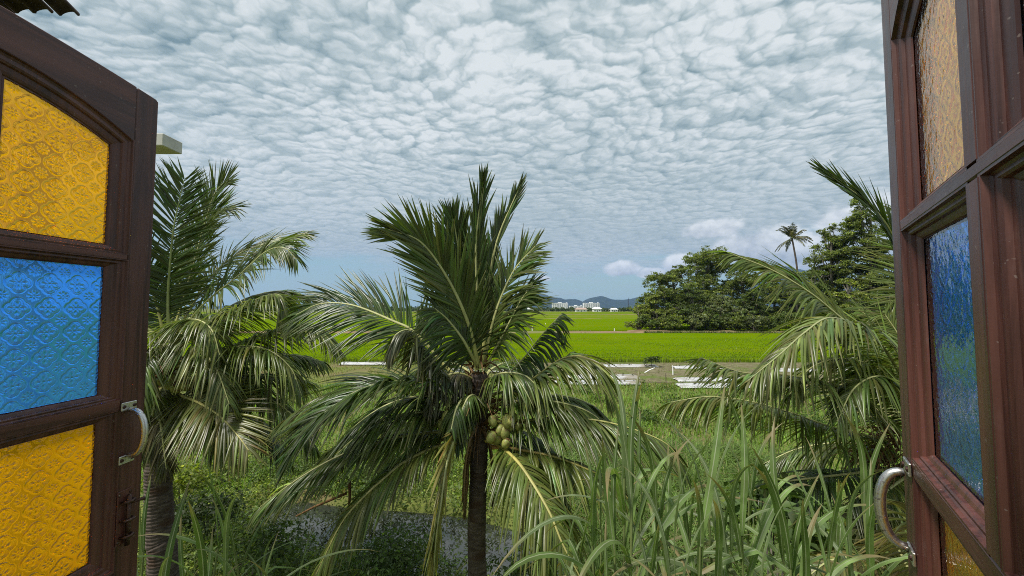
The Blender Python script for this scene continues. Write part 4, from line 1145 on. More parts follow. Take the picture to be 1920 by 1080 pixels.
def cane_grass():
    kinds = []
    for q in range(18):
        r = np.random.default_rng(1000 + q)
        col = [(0.140, 0.210, 0.064), (0.168, 0.228, 0.100), (0.110, 0.182, 0.046)][q % 3]
        if q < 4: kinds.append(blade(r.uniform(.65, .95), r.uniform(.034, .044), r.uniform(3, 12), r.uniform(20, 75), 2.2, None, q, col))       # upright top leaves
        elif q < 14: kinds.append(blade(r.uniform(.95, 1.3), r.uniform(.032, .048), r.uniform(18, 36), r.uniform(115, 165), r.uniform(1.0, 1.7), None, q, col))
        elif q < 16: kinds.append(blade(r.uniform(.8, 1.1), r.uniform(.042, .05), r.uniform(14, 24), r.uniform(40, 60), 1.5, (r.uniform(.4, .6), 85), q, col))
        else: kinds.append(blade(r.uniform(.6, .9), r.uniform(.022, .03), 20, 150, 1.2, None, q, (.22, .19, .08)))
    spots = [  # u, v of the leaf tips, Y
        ('clump', 1168, 690, 2.9, 1.25), ('clump', 1150, 815, 2.6, 1.0), ('clump', 1200, 775, 3.2, 1.0), ('clump', 1110, 860, 2.7, .9), ('clump', 1085, 905, 3.1, .9),
        ('clump', 1245, 860, 3.0, 1.0), ('clump', 1290, 830, 3.2, 1.1), ('clump', 1325, 790, 2.9, 1.1), ('clump', 1365, 835, 2.7, 1.1), ('clump', 1400, 770, 3.3, 1.1),
        ('clump', 1340, 905, 2.5, 1.0), ('clump', 1270, 940, 2.4, .9), ('clump', 1215, 935, 2.5, .9), ('clump', 1440, 860, 3.0, 1.1), ('clump', 1475, 850, 2.6, 1.15),
        ('clump', 1510, 890, 3.0, 1.0), ('clump', 1560, 850, 3.4, 1.0), ('clump', 1612, 775, 3.1, 1.2), ('clump', 1590, 905, 2.7, 1.0), ('clump', 1535, 960, 2.5, .9),
        ('clump', 1420, 965, 2.4, .9), ('clump', 1140, 975, 2.4, .8), ('clump', 1060, 960, 3.0, .8),
        ('clump', 1182, 720, 2.6, 1.1), ('clump', 1228, 790, 2.8, 1.1), ('clump', 1308, 800, 2.5, 1.15), ('clump', 1385, 790, 2.6, 1.15), ('clump', 1455, 800, 2.8, 1.15),
        ('clump', 1545, 840, 2.6, 1.1), ('clump', 1125, 830, 3.0, 1.0), ('clump', 1350, 860, 3.1, 1.0), ('clump', 1500, 930, 2.3, 1.0), ('clump', 1262, 880, 2.2, 1.0), ('clump', 1630, 890, 2.8, 1.0),
        ('left', 440, 850, 3.2, 1.0), ('left', 415, 880, 3.0, .9), ('left', 275, 900, 3.3, .9), ('left', 495, 1000, 3.3, .7), ('left', 350, 1000, 3.2, .8), ('left', 560, 1010, 3.6, .6),
        ('left', 428, 900, 2.5, 1.0), ('left', 310, 985, 2.5, .95), ('left', 385, 970, 2.4, .95), ('left', 470, 985, 2.5, .9), ('left', 530, 1035, 2.6, .8)]
    rg = np.random.default_rng(33)
    order = ['first', 'second', 'third', 'fourth', 'fifth', 'sixth', 'seventh', 'eighth', 'ninth', 'tenth', 'eleventh', 'twelfth', 'thirteenth', 'fourteenth', 'fifteenth',
             'sixteenth', 'seventeenth', 'eighteenth', 'nineteenth', 'twentieth', 'twenty-first', 'twenty-second', 'twenty-third'] + ['twenty-' + q for q in ('fourth', 'fifth', 'sixth', 'seventh', 'eighth', 'ninth')] + ['thirtieth'] + ['thirty-' + q for q in ('first', 'second', 'third', 'fourth', 'fifth', 'sixth')]
    ranks = {'clump': sorted([s[1] for s in spots if s[0] == 'clump']), 'left': sorted([s[1] for s in spots if s[0] == 'left'])}
    for (g, u, v, Y, sc) in spots:
        tip = at(u, v, Y); root = empty('cane_grass', (tip[0], Y, 0))
        k = ranks[g].index(u)
        if g == 'clump':
            lab = 'tall cane grass stalk, %s counting rightward from the middle palm trunk' % order[k]
        else:
            lab = 'tall cane grass stalk, %s counting rightward from the left shutter' % order[k]
        if u == 1168: lab = 'tallest cane grass stalk, upright leaves reaching up to the white bed covers'
        if u == 1612: lab = 'cane grass stalk with a broad upright leaf nearest the right shutter'
        if u == 440: lab = 'cane grass with long upright leaves below the yellow frond of the left palm'
        tag(root, lab, 'grass', 'tall cane grass below the window')
        top = tip[2] - 0.62 * sc
        lean = rg.uniform(-.22, .22, 2)
        C, _ = spline([(lean[0] * 2, lean[1] * 2, -.05), (lean[0], lean[1], top * .5), (0, 0, top)], 26)
        R = np.linspace(.016, .007, 26) * (1 + .18 * (np.arange(26) % 5 == 0))
        V, Fq = tube_arrays(C, R, 7)
        mk('stem', V, Fq, M['rachis'], root, tint=np.array([[.16, .20, .07]]) * np.ones((len(V), 1)))
        n = rg.integers(8, 11); a = rg.uniform(0, 6.28)
        for i in range(n):
            q = i / (n - 1)
            h = top - q * min(1.5, top - .4)
            a += math.pi + rg.uniform(-.6, .6)
            if i < 2: me = kinds[rg.integers(0, 4)]
            elif q > .55 and rg.random() < .45: me = kinds[rg.integers(16, 18)]
            else: me = kinds[rg.integers(4, 16)]
            cx = np.interp(h, C[:, 2], C[:, 0]); cy = np.interp(h, C[:, 2], C[:, 1])
            s = sc * rg.uniform(.85, 1.14)
            mw = Matrix.Translation((cx, cy, h)) @ Matrix.Rotation(a, 4, 'Z') @ Matrix.Rotation(rg.uniform(-.12, .12), 4, 'Y') @ Matrix.Scale(s, 4)
            link('leaf', me, root, mw)


# ------------------------------------------------------------------ undergrowth and grass
def scatter_xy(n, x0, x1, y0, y1, seed, pond=0.0):
    r = np.random.default_rng(seed)
    x = r.uniform(x0, x1, n); y = r.uniform(y0, y1, n)
    d = inside_dist(x, y, POND)
    k = d > pond
    return x[k], y[k], d[k]


def undergrowth():
    r = np.random.default_rng(51); parts = []
    # leafy mounds: (x, y, radius, height, leaf size, colour, count)
    mounds = []
    for k in range(150):
        x = r.uniform(-9, 7); y = r.uniform(4.6, 13.5)
        d = inside_dist(np.array([x]), np.array([y]), POND)[0]
        if d < 0.25: continue
        if x > 1.2 and y > 8.5 and r.random() < .75: continue
        mounds.append((x, y, r.uniform(.5, 1.1), r.uniform(.25, .8) * (1.25 if y > 11 else .9), r.uniform(.055, .10), [(.12, .19, .038), (.165, .235, .046), (.085, .14, .032), (.19, .25, .05)][r.integers(0, 4)], 520))
    for k in range(64):                                  # taller weeds standing in the rough grass beyond
        x = r.uniform(-13, 13); y = r.uniform(12.5, 25.5)
        if inside_dist(np.array([x]), np.array([y]), POND)[0] < .3: continue
        mounds.append((x, y, r.uniform(.35, .9), r.uniform(.35, .95), r.uniform(.08, .13), [(.07, .13, .025), (.10, .18, .03), (.05, .10, .02)][k % 3], 260))
    for (x, y, R, h, ls, col, n) in mounds:
        g = unit(r.normal(size=(n, 3))); g[:, 2] = np.abs(g[:, 2])
        P = g * np.array([R, R, h]) * (r.random((n, 1)) ** .35) * r.uniform(.8, 1.1, (n, 1)) + np.array([x, y, 0.02])
        k = inside_dist(P[:, 0], P[:, 1], POND) > -0.12
        if k.sum() < 20: continue
        parts.append(leaf_cloud(P[k], ls, N=g[k], base=col, seed=int(r.integers(1e9)), aspect=.55, up=.9))
    x, y, d = scatter_xy(34000, -11, 8, 4.2, 13.5, 7, 0.02)
    k = (x < 1.6) | (y < 8.5) | (np.random.default_rng(1).random(len(x)) < .35); x, y = x[k], y[k]
    hgt = 0.22 + 0.16 * fnoise(x, y, 1.8, 12)
    P = np.stack([x, y, ground_z(x, y) + hgt * np.random.default_rng(2).random(len(x)) + .02], 1)
    parts.append(leaf_cloud(P, .075, base=(.12, .18, .038), seed=3, aspect=.6, up=1.0, var=.4))
    V, Fq, C = join(parts)
    tag(mk('undergrowth', V, Fq, M['herb'], tint=C, smooth=False), 'dense low leafy undergrowth covering the banks of the pond', 'undergrowth', kind='stuff')


def grass_field(name, label, x, y, h, w, col, seed, var=.3, bend=.5, dry=.1):
    r = np.random.default_rng(seed); n = len(x)
    z = ground_z(x, y); P = np.stack([x, y, z - .02], 1)
    a = r.uniform(0, 6.28, n); o = np.stack([np.cos(a), np.sin(a), 0 * a], 1); S = np.stack([-np.sin(a), np.cos(a), 0 * a], 1)
    H = h * r.uniform(.5, 1.25, n)[:, None]; W = w * r.uniform(.6, 1.2, n)[:, None]; B = bend * r.uniform(.2, 1.2, n)[:, None] * H
    up = np.array([0, 0, 1.0])
    m1 = P + up * H * .55 + o * B * .3; tip = P + up * H * (1 - .25 * bend) + o * B
    V = np.stack([P - S * W * .5, P + S * W * .5, m1 + S * W * .42, m1 - S * W * .42, tip], 1).reshape(-1, 3)
    b = np.arange(n)[:, None] * 5
    Fq = np.concatenate([b + np.array([[0, 1, 2]]), b + np.array([[0, 2, 3]]), b + np.array([[3, 2, 4]])], 0)
    k = np.exp(r.normal(size=(n, 1)) * var); c = np.array(col)[None] * k
    dd = (r.random((n, 1)) < dry); c = np.where(dd, np.array([.24, .20, .09]) * k, c)
    return tag(mk(name, V, Fq, M['herb'], tint=np.clip(np.repeat(c, 5, 0), 0, .8), smooth=False), label, 'grass', kind='stuff')


def grasses():
    r = np.random.default_rng(61)
    x, y, d = scatter_xy(46000, -16, 17, 11.0, 26.5, 8, .1)
    k = (y - 10) / 18 < r.random(len(x)) + .35; x, y = x[k], y[k]
    grass_field('meadow_grass', 'bright green rough grass between the pond and the white covered beds', x, y, .36, .035, (.165, .285, .034), 1, bend=.9)
    x, y, d = scatter_xy(20000, 1.0, 8.0, 5.5, 14.0, 9, .1)
    grass_field('tall_weeds', 'tall tangled weeds and grass behind the cane stalks', x, y, .80, .022, (.150, .245, .048), 2, bend=1.2, dry=.12)
    x, y, d = scatter_xy(5000, -10, 1, 4.5, 8.6, 10, .05)
    grass_field('bank_grass', 'thin grass growing through the leafy bank below the window', x, y, .50, .014, (.085, .135, .030), 3, bend=.9, dry=.1)
    # fringe of rice and weeds along the near edge of the paddy
    x = r.uniform(-40, 60, 14000); y = r.uniform(36.6, 38.6, 14000)
    grass_field('rice_fringe', 'upright green rice stems along the near edge of the field', x, y, .50, .05, (.15, .23, .010), 4, bend=.35, dry=.12)
    # heads of the rice standing above the even canopy
    x = r.uniform(-26, 48, 36000); y = 37.8 + 26 * r.random(36000) ** 1.5
    o = grass_field('rice_blades', 'fine upright rice blades giving the near field its grain', x, y, .12, .05, (.125, .185, .002), 14, var=.22, bend=.5, dry=.0)
    o.location.z = .33
    # weeds between the beds
    x = r.uniform(-26, 32, 22000); y = r.uniform(24.5, 36.8, 22000)
    k = fnoise(x, y, .9, 31) > -.35; grass_field('plot_weeds', 'scattered weeds and dry grass between the white covered beds', x[k], y[k], .20, .04, (.20, .25, .05), 5, bend=.9, dry=.38)
    # foot of the woodland
    x = r.uniform(26, 80, 9000); y = r.uniform(74.5, 82, 9000)
    grass_field('bank_weeds', 'dark weeds along the earth bank under the woodland', x, y, .8, .10, (.07, .11, .025), 6, bend=.6, dry=.2)
    x = r.uniform(-60, 28, 5000); y = r.uniform(79.5, 87.5, 5000)
    k = fnoise(x, y, .5, 77) > .0; grass_field('path_weeds', 'dry weeds along the path across the rice field', x[k], y[k], .45, .08, (.20, .22, .07), 7, bend=.7, dry=.5)


def pond_weeds():
    r = np.random.default_rng(71)
    x = r.uniform(-10, 2, 5200); y = r.uniform(7.4, 12.4, 5200)
    d = inside_dist(x, y, POND); k = (d < .05) & (fnoise(x, y, 2.6, 14) + r.normal(size=len(x)) * .30 + (d + .8) * .9 > .80)
    x, y = x[k], y[k]; n = len(x)
    P = np.stack([x, y, -.185 + r.random(n) * .10], 1)
    V1 = leaf_cloud(P, .07, base=(.055, .085, .022), seed=5, aspect=.7, up=1.5)
    m = 200; x2 = r.uniform(-9, 1.2, m * 4); y2 = r.uniform(7.6, 12, m * 4); d2 = inside_dist(x2, y2, POND); kk = d2 < -.05; x2, y2 = x2[kk][:m], y2[kk][:m]
    P2 = np.repeat(np.stack([x2, y2, 0 * x2 - .2], 1), 5, 0) + r.normal(size=(len(x2) * 5, 3)) * np.array([.05, .05, 0])
    P2[:, 2] += r.random(len(P2)) * .30
    V2 = leaf_cloud(P2, .14, base=(.045, .06, .02), seed=6, aspect=.14, up=-.3, var=.4)
    V, Fq, C = join([V1, V2])
    tag(mk('pond_weeds', V, Fq, M['herb'], tint=C, smooth=False), 'floating leaves and dark reeds scattered over the grey pond', 'weeds', kind='stuff')


def bushes():
    G = 'leafy bushes below the window'
    S = [('bright yellow-green bush behind the left palm trunk', (340, 905, 9.6), .75, .9, (.17, .22, .024), .10),
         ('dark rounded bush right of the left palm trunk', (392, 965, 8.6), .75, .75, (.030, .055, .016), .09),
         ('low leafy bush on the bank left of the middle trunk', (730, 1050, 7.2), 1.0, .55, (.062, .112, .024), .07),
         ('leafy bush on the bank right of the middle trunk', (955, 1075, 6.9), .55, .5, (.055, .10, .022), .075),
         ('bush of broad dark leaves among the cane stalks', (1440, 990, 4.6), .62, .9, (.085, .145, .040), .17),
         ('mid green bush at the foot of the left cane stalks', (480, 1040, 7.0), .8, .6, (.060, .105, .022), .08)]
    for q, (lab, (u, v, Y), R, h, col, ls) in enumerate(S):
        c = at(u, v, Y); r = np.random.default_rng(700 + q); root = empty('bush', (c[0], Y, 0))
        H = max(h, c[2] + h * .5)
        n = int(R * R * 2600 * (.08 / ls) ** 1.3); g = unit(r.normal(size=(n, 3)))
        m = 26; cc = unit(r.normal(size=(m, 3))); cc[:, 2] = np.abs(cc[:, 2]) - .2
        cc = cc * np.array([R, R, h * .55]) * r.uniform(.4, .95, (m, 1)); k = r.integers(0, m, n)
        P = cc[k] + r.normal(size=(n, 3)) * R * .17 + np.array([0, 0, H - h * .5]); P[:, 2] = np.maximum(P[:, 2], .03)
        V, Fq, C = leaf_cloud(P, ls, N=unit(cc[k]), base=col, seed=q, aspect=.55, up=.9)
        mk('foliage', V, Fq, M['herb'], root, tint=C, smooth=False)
        mb = MB()
        for i in range(9):
            t = cc[i] + np.array([0, 0, H - h * .5]); mb.tube([(0, 0, -.05), (t[0] * .4, t[1] * .4, t[2] * .6), tuple(t)], [.022, .015, .006], 5)
        mb.build('stem', M['tree_bark'], root, smooth=True)
        tag(root, lab, 'bush', G)


def beds():
    G = 'vegetable beds under white plastic sheet'
    S = [  # u0, u1, v of the top, label
        (1262, 1352, 684, 'white covered bed at the far side of the plot, right of the gap'),
        (1266, 1500, 706, 'middle white covered bed right of the gap'),
        (1270, 1500, 717, 'nearest white covered bed right of the gap, its end clear of fronds'),
        (1080, 1231, 681.5, 'far white covered bed left of the gap, ending at the small shrub'),
        (1040, 1196, 701, 'middle white covered bed left of the gap'),
        (1040, 1198, 711, 'nearest white covered bed left of the gap'),
        (1448, 1640, 689, 'far white covered bed glimpsed under the right palm fronds'),
        (640, 745, 662, 'far white covered bed showing between the left and middle palms'),
        (790, 1010, 690, 'white covered bed behind the middle palm crown')]
    for q, (u0, u1, v, lab) in enumerate(S):
        a = atz(u0, v, .32); b = atz(u1, v, .32); Y = min(a[1], 35.8); r = np.random.default_rng(800 + q)
        x0, x1 = a[0] * Y / a[1], b[0] * Y / b[1]
        root = empty('covered_bed', ((x0 + x1) / 2, Y, 0)); n = max(30, int((x1 - x0) * 7))
        xs = np.linspace(x0, x1, n) - (x0 + x1) / 2
        prof = np.array([(-.55, .0), (-.50, .07), (-.40, .12), (-.12, .14), (.16, .135), (.40, .11), (.50, .06), (.55, .0)])
        X = xs[:, None] * np.ones((1, 8)); jit = fnoise(X * 2.2 + q, np.arange(8)[None] * 2.0 + 0 * X, 1.0, q)
        Yy = prof[None, :, 0] * (1 + .10 * fnoise(X, X * 0, 1.4, q + 5)) + .05 * fnoise(X, 0 * X, .5, q + 9)
        Z = prof[None, :, 1] * (1 + .28 * jit + .2 * fnoise(X * 3.1, Yy * 2, 1.3, q + 3)) + .04
        e = np.clip(np.minimum(xs - xs[0], xs[-1] - xs) / .08, .5, 1)[:, None]; Z = Z * e + .045
        V = np.stack([X, Yy, Z], -1).reshape(-1, 3); i = np.arange(n - 1)[:, None] * 8 + np.arange(7)[None]
        Fq = np.stack([i, i + 8, i + 9, i + 1], -1).reshape(-1, 4)
        mk('plastic_sheet', V, Fq, M['plastic'], root)
        mb = MB(); mb.box(xs[0] + .05, xs[-1] - .05, -.36, .36, -.05, .06); mb.build('soil', M['straw'], root)
        # planting holes with dark seedlings
        k = int((x1 - x0) * 1.6); hx = r.uniform(xs[0] + .3, xs[-1] - .3, k)
        P = np.repeat(np.stack([hx, r.uniform(-.2, .2, k), 0 * hx + .22], 1), 6, 0) + r.normal(size=(k * 6, 3)) * .05
        V, Fq, C = leaf_cloud(P, .13, base=(.05, .055, .03), seed=q, aspect=.5)
        o = mk('seedlings', V, Fq, M['herb'], root, tint=C, smooth=False); o['kind'] = 'stuff'
        tag(root, lab, 'bed', G)
    # stakes
    T = [(1249, 722, 700, .025, 'bark', 'thin grey stake standing in the gap between the beds'),
         (1262, 705, 686, .04, 'paint_white', 'short pale post at the end of the far bed, right of the gap'),
         (1215, 700, 690, .05, 'paint_white', 'slanting white board leaning at the end of the far left bed'),
         (998, 622, 613, .10, 'paint_white', 'tall white marker stake beside the field path'),
         (1152, 622, 616, .08, 'paint_white', 'short white marker post on the field path near the small round tree'),
         (1023, 610, 606, .09, 'paint_white', 'small white marker stake out in the far rice'),
         (1042, 640, 636, .05, 'paint_white', 'small white stake in the near rice right of the middle palm'),
         (1361, 642, 638, .05, 'paint_white', 'small white stake in the rice below the long arching frond'),
         (1381, 658, 653, .045, 'paint_white', 'white stake in the near rice left of the bent frond'),
         (1155, 638, 634, .05, 'paint_white', 'small white stake in the near rice below the field path'),
         (1138, 652, 648, .04, 'paint_white', 'lowest small white stake in the near rice')]
    for (u, v0, v1, rr, mat, lab) in T:
        p = atz(u, v0, 0.0); h = at(u, v1, p[1])[2]
        root = empty('stake', p); mb = MB(); dx = .5 if 'slanting' in lab else 0.0
        mb.tube([(-dx, 0, -.1), (dx * .2, .02, h * .6), (dx, .03, h)], [rr, rr * .95, rr * .7], 6)
        mb.build('shaft', M[mat], root)
        c = MB(); c.tube([(dx, .03, h + .002), (dx, .03, h + rr * .8)], [rr * .8, rr * .3], 6); c.build('cap', M[mat], root)
        tag(root, lab, 'stake', 'stakes in the field')
    p = atz(1222, 690, 0); tree('shrub', 'small dark shrub at the end of the far bed left of the gap', p, 1.1, [(0, 0, .55, .65, .5, .5), (.3, 0, .7, .4, .4, .35)], leaf=.16, col=(.035, .06, .016), seed=888, trunk_r=.04, cat='shrub', dens=1.3)


# ------------------------------------------------------------------ shutters
W_LEAF = 0.646; Z_TOP, Z_BOT = 0.505, -0.70
STILE, MOULD, MUNT, TH = 0.055, 0.040, 0.030, 0.036
MZ = 0.018                                                      # bead width above and below each rail
ROWS = [(0.375, 0.138), (0.088, -0.182), (-0.242, -0.525)]      # glass openings, top and bottom (the top row is arched)


def arch(x): return 0.403 - 0.90 * (x - W_LEAF / 2) ** 2


def grain(o, along):
    """per-object wood-grain coordinates, x along the grain"""
    me = o.data; n = len(me.vertices); co = np.empty(n * 3, np.float32); me.vertices.foreach_get('co', co); co = co.reshape(-1, 3)
    if along == 'z': co = co[:, [2, 0, 1]]
    off = np.random.default_rng(abs(hash((round(float(co[:, 0].sum()), 3), n))) % 2 ** 31).uniform(-5, 5, 3)
    a = me.attributes.new('grain', 'FLOAT_VECTOR', 'POINT'); a.data.foreach_set('vector', (co + off).astype(np.float32).ravel())
    return o


def inset(poly, d):
    P = np.array(poly, float); n = len(P); out = []
    for i in range(n):
        a, b, c = P[i - 1], P[i], P[(i + 1) % n]
        e1, e2 = unit(b - a), unit(c - b); n1, n2 = np.array([-e1[1], e1[0]]), np.array([-e2[1], e2[0]])
        k = unit(n1 + n2); out.append(b + k * d / max(.3, k @ n1))
    return np.array(out)


def pattern(x, z):
    """relief of the pressed glass: quatrefoils in a square lattice turned a little, rosettes between"""
    c = 0.046; a = RAD(0)
    u = (x * math.cos(a) + z * math.sin(a)) / c; v = (z * math.cos(a) - x * math.sin(a)) / c

    def quat(u, v):
        fu, fv = u - np.round(u), v - np.round(v)
        r = 0.225; off = 0.185
        d = np.minimum.reduce([np.hypot(fu - off, fv), np.hypot(fu + off, fv), np.hypot(fu, fv - off), np.hypot(fu, fv + off)]) - r
        rim = np.exp(-(d / 0.022) ** 2) + 0.6 * np.exp(-((d + 0.06) / 0.018) ** 2)
        ang = np.arctan2(fv, fu); rad = np.hypot(fu, fv)
        petal = np.exp(-((rad - 0.16) / 0.10) ** 2) * np.maximum(0, np.cos(4 * ang)) ** 2 * .9
        petal2 = np.exp(-((rad - 0.10) / 0.05) ** 2) * np.maximum(0, -np.cos(4 * ang)) ** 2 * .6
        return rim + petal + petal2 + .8 * np.exp(-(rad / 0.04) ** 2), d
    q, d = quat(u, v)
    fu, fv = u - .5 - np.round(u - .5), v - .5 - np.round(v - .5)
    ang = np.arctan2(fv, fu); rad = np.hypot(fu, fv)
    ros = np.where(d > .03, np.exp(-((rad - .12) / .07) ** 2) * (0.5 + .5 * np.cos(8 * ang)) + .9 * np.exp(-(rad / .035) ** 2), 0)
    st = np.where(d > .03, .25 * (np.sin(u * 60) * np.sin(v * 60)) ** 2, 0)
    return q + ros + st


def pane_mesh(x0, x1, z0, z1, top, name, mat, parent, fine=True, side=1):
    step = 0.0011 if fine else 0.004
    nx, nz = int((x1 - x0) / step) + 1, int((z1 - z0) / step) + 1
    xs = np.linspace(x0, x1, nx); t = np.linspace(0, 1, nz)
    X = xs[None] * np.ones((nz, 1)); zt = np.array([top(x) for x in xs]); Z = z0 + t[:, None] * (zt - z0)[None]
    h = pattern(X, Z) * 0.0021
    edge = (X == x0) | (X == x1) | (t[:, None] * np.ones_like(X) == 0) | (t[:, None] * np.ones_like(X) == 1)
    Yf = np.where(edge, 0.0, 0.0015 + h)
    Vf = np.stack([X, Yf, Z], -1).reshape(-1, 3)
    i = (np.arange(nz - 1)[:, None] * nx + np.arange(nx - 1)[None])
    Ff = np.stack([i, i + nx, i + nx + 1, i + 1], -1).reshape(-1, 4)
    # flat back sheet
    kx, kz = 12, 12
    xb = np.linspace(x0, x1, kx); tb = np.linspace(0, 1, kz); Xb = xb[None] * np.ones((kz, 1)); zb = np.array([top(x) for x in xb])
    Zb = z0 + tb[:, None] * (zb - z0)[None]
    Vb = np.stack([Xb, 0 * Xb - 0.0025, Zb], -1).reshape(-1, 3)
    j = (np.arange(kz - 1)[:, None] * kx + np.arange(kx - 1)[None]) + len(Vf)
    Fb = np.stack([j, j + 1, j + kx + 1, j + kx], -1).reshape(-1, 4)
    V = np.vstack([Vf, Vb]); Fa = np.vstack([Ff, Fb])
    if side < 0: V[:, 1] *= -1; Fa = Fa[:, ::-1].copy()
    o = mk(name, V, Fa, mat, parent); o.data.materials.append(M['clear'])
    mi = np.zeros(len(Fa), np.int32); mi[len(Ff):] = 1; o.data.polygons.foreach_set('material_index', mi)
    return o


def handle(root, x, zc, sgn, half=0.058, bulge=0.034):
    mb = MB()
    a = np.linspace(-math.pi / 2, math.pi / 2, 22)
    pts = [(x, sgn * (TH / 2 + .006 + bulge * math.cos(q) ** .8 if abs(math.cos(q)) > 1e-6 else TH / 2 + .006), zc + half * .86 * math.sin(q)) for q in a]
    mb.tube(pts, [.0052 + .0016 * math.cos(q) for q in a], 10)
    h = mb.build('handle', M['chrome'], root, smooth=True)
    for s in (-1, 1):
        p = MB(); y0, y1 = sorted((sgn * (TH / 2 + .0005), sgn * (TH / 2 + .004)))
        p.box(x - .017, x + .017, y0, y1, zc + s * half - .009, zc + s * half + .009, .001)
        p.build('mounting_plate', M['chrome'], h)
        for k in (-1, 1):
            c = MB(); c.tube([(x + k * .0115, sgn * (TH / 2 + .0042), zc + s * half), (x + k * .0115, sgn * (TH / 2 + .0062), zc + s * half)], [.0042, .0030], 10)
            c.build('screw', M['old_metal'], h)
    return h


def shutter(name, label, hinge, direction, room_sign, colours, with_bolt, relief):
    """leaf in its own axes: x from hinge to free edge, y thickness, z up from eye height"""
    ang = math.atan2(direction[1], direction[0])
    root = empty(name, (hinge[0], hinge[1], CAMZ)); root.rotation_euler = (0, 0, ang)
    h = TH / 2; W = W_LEAF
    topz = lambda x: Z_TOP - 0.004 + 0.014 * (1 - ((x - W / 2) / (W / 2)) ** 2)
    # stiles
    for x0, x1 in ((0, STILE), (W - STILE, W)):
        mb = MB(); b = .0025
        xs = [x0, x0 + b, x1 - b, x1]
        poly = [(x0, Z_BOT), (x1, Z_BOT), (x1, topz(x1) - .004), (x1 - .006, topz(x1 - .006)), (x0 + .006, topz(x0 + .006)), (x0, topz(x0) - .004)]
        mb.prism(poly, -h + b, h - b)
        ins = inset(poly, b)
        for y, yb in ((h, h - b), (-h, -h + b)):
            n = len(poly); V = [(p[0], yb, p[1]) for p in poly] + [(p[0], y, p[1]) for p in ins]
            Fs = [(i, (i + 1) % n, (i + 1) % n + n, i + n) for i in range(n)] + [tuple(range(n, 2 * n))]
            mb.add(V, Fs)
        grain(mb.build('stile', M['wood'], root), 'z')
    # rails across the leaf, between the stiles
    edges = [None] + [(ROWS[0][1] - MZ, ROWS[1][0] + MZ), (ROWS[1][1] - MZ, ROWS[2][0] + MZ), (ROWS[2][1] - MOULD, Z_BOT)]
    xs = np.linspace(STILE + .0006, W - STILE - .0006, 25)
    mb = MB(); poly = [(x, arch(x) + MOULD) for x in xs] + [(x, topz(x)) for x in xs[::-1]]
    n = len(xs)
    V = []
    for x in xs:
        zl, zu = arch(x) + MOULD, topz(x)
        V += [(x, -h, zl), (x, h, zl), (x, h, zu - .002), (x, h - .002, zu), (x, -h + .002, zu), (x, -h, zu - .002)]
    Fs = [(i * 6 + j, i * 6 + (j + 1) % 6, i * 6 + 6 + (j + 1) % 6, i * 6 + 6 + j) for i in range(n - 1) for j in range(6)] + [tuple(range(6)), tuple(range((n - 1) * 6 + 5, (n - 1) * 6 - 1, -1))]
    mb.add(V, Fs); grain(mb.build('rail', M['wood'], root), 'x')
    for zu, zl in edges[1:]:
        mb = MB(); mb.box(STILE + .0006, W - STILE - .0006, -h - (.0), h, zl, zu, .0025); grain(mb.build('rail', M['wood'], root), 'x')
    # short muntins between the rails
    spans = [(edges[1][0], arch(W / 2) + MOULD), (edges[2][0], edges[1][1]), (edges[3][0], edges[2][1])]
    for z0, z1 in spans:
        mb = MB(); V = []
        b = .0025; x0, x1 = W / 2 - MUNT / 2, W / 2 + MUNT / 2
        ring = [(x0 + b, -h), (x1 - b, -h), (x1, -h + b), (x1, h - b), (x1 - b, h), (x0 + b, h), (x0, h - b), (x0, -h + b)]
        V = [(x, y, z0 + .0006) for x, y in ring] + [(x, y, z1 - .0006) for x, y in ring]
        mb.add(V, [(i, (i + 1) % 8, (i + 1) % 8 + 8, i + 8) for i in range(8)] + [tuple(range(7, -1, -1)), tuple(range(8, 16))])
        grain(mb.build('muntin', M['wood'], root), 'z')
    # panes with moulded beads on both faces
    prof = [(-.004, h - .0005), (.001, h - .0005), (.003, h - .0045), (.007, h - .006), (.014, h - .0055), (.018, h - .007), (.020, h - .0105), (.029, h - .0120), (.034, h - .0135), (.036, h - .0155), (.0385, 0.0032)]
    for c in range(2):
        xa, xb = (STILE, W / 2 - MUNT / 2) if c == 0 else (W / 2 + MUNT / 2, W - STILE)
        for r_, (zt, zb) in enumerate(ROWS):
            zlo = zb - (MZ if r_ < 2 else MOULD)
            # outer and inner outlines of the bead, counter-clockwise in (x, z)
            ia, ib = xa + .0385, xb - .0385
            if r_ == 0:
                outer = [(xa, zlo), (xb, zlo)] + [(x, arch(x) + MOULD) for x in np.linspace(xb, xa, 13)]
                inner = [(ia, zb), (ib, zb)] + [(x, arch(x)) for x in np.linspace(ib, ia, 13)]
            else:
                outer = [(xa, zlo), (xb, zlo), (xb, zt + MZ), (xa, zt + MZ)]
                inner = [(ia, zb), (ib, zb), (ib, zt), (ia, zt)]
            oa, ina = np.array(outer), np.array(inner)
            for s in (1, -1):
                rings = []
                for d, y in prof:
                    f = d / .0385; R = oa * (1 - f) + ina * f
                    rings.append([(p[0], s * y, p[1]) for p in R])
                n = len(outer); V = [p for R in rings for p in R]
                Fs = [((k * n + i), (k * n + (i + 1) % n), ((k + 1) * n + (i + 1) % n), ((k + 1) * n + i)) for k in range(len(prof) - 1) for i in range(n)]
                if s < 0: Fs = [f[::-1] for f in Fs]
                grain(mk('moulding', V, Fs, M['wood'], root, smooth=False), 'z')
            gx0, gx1, gz0 = ia - .001, ib + .001, zb - .001
            gt = (lambda x: arch(x) + .001) if r_ == 0 else (lambda x, q=zt + .001: q)
            col = colours[c][r_]
            pane_mesh(gx0, gx1, gz0, zt, gt, 'pane', M[col], root, fine=(c == 1), side=relief)
    handle(root, W - STILE * .74, -.275, room_sign, bulge=.036 if with_bolt else .026)
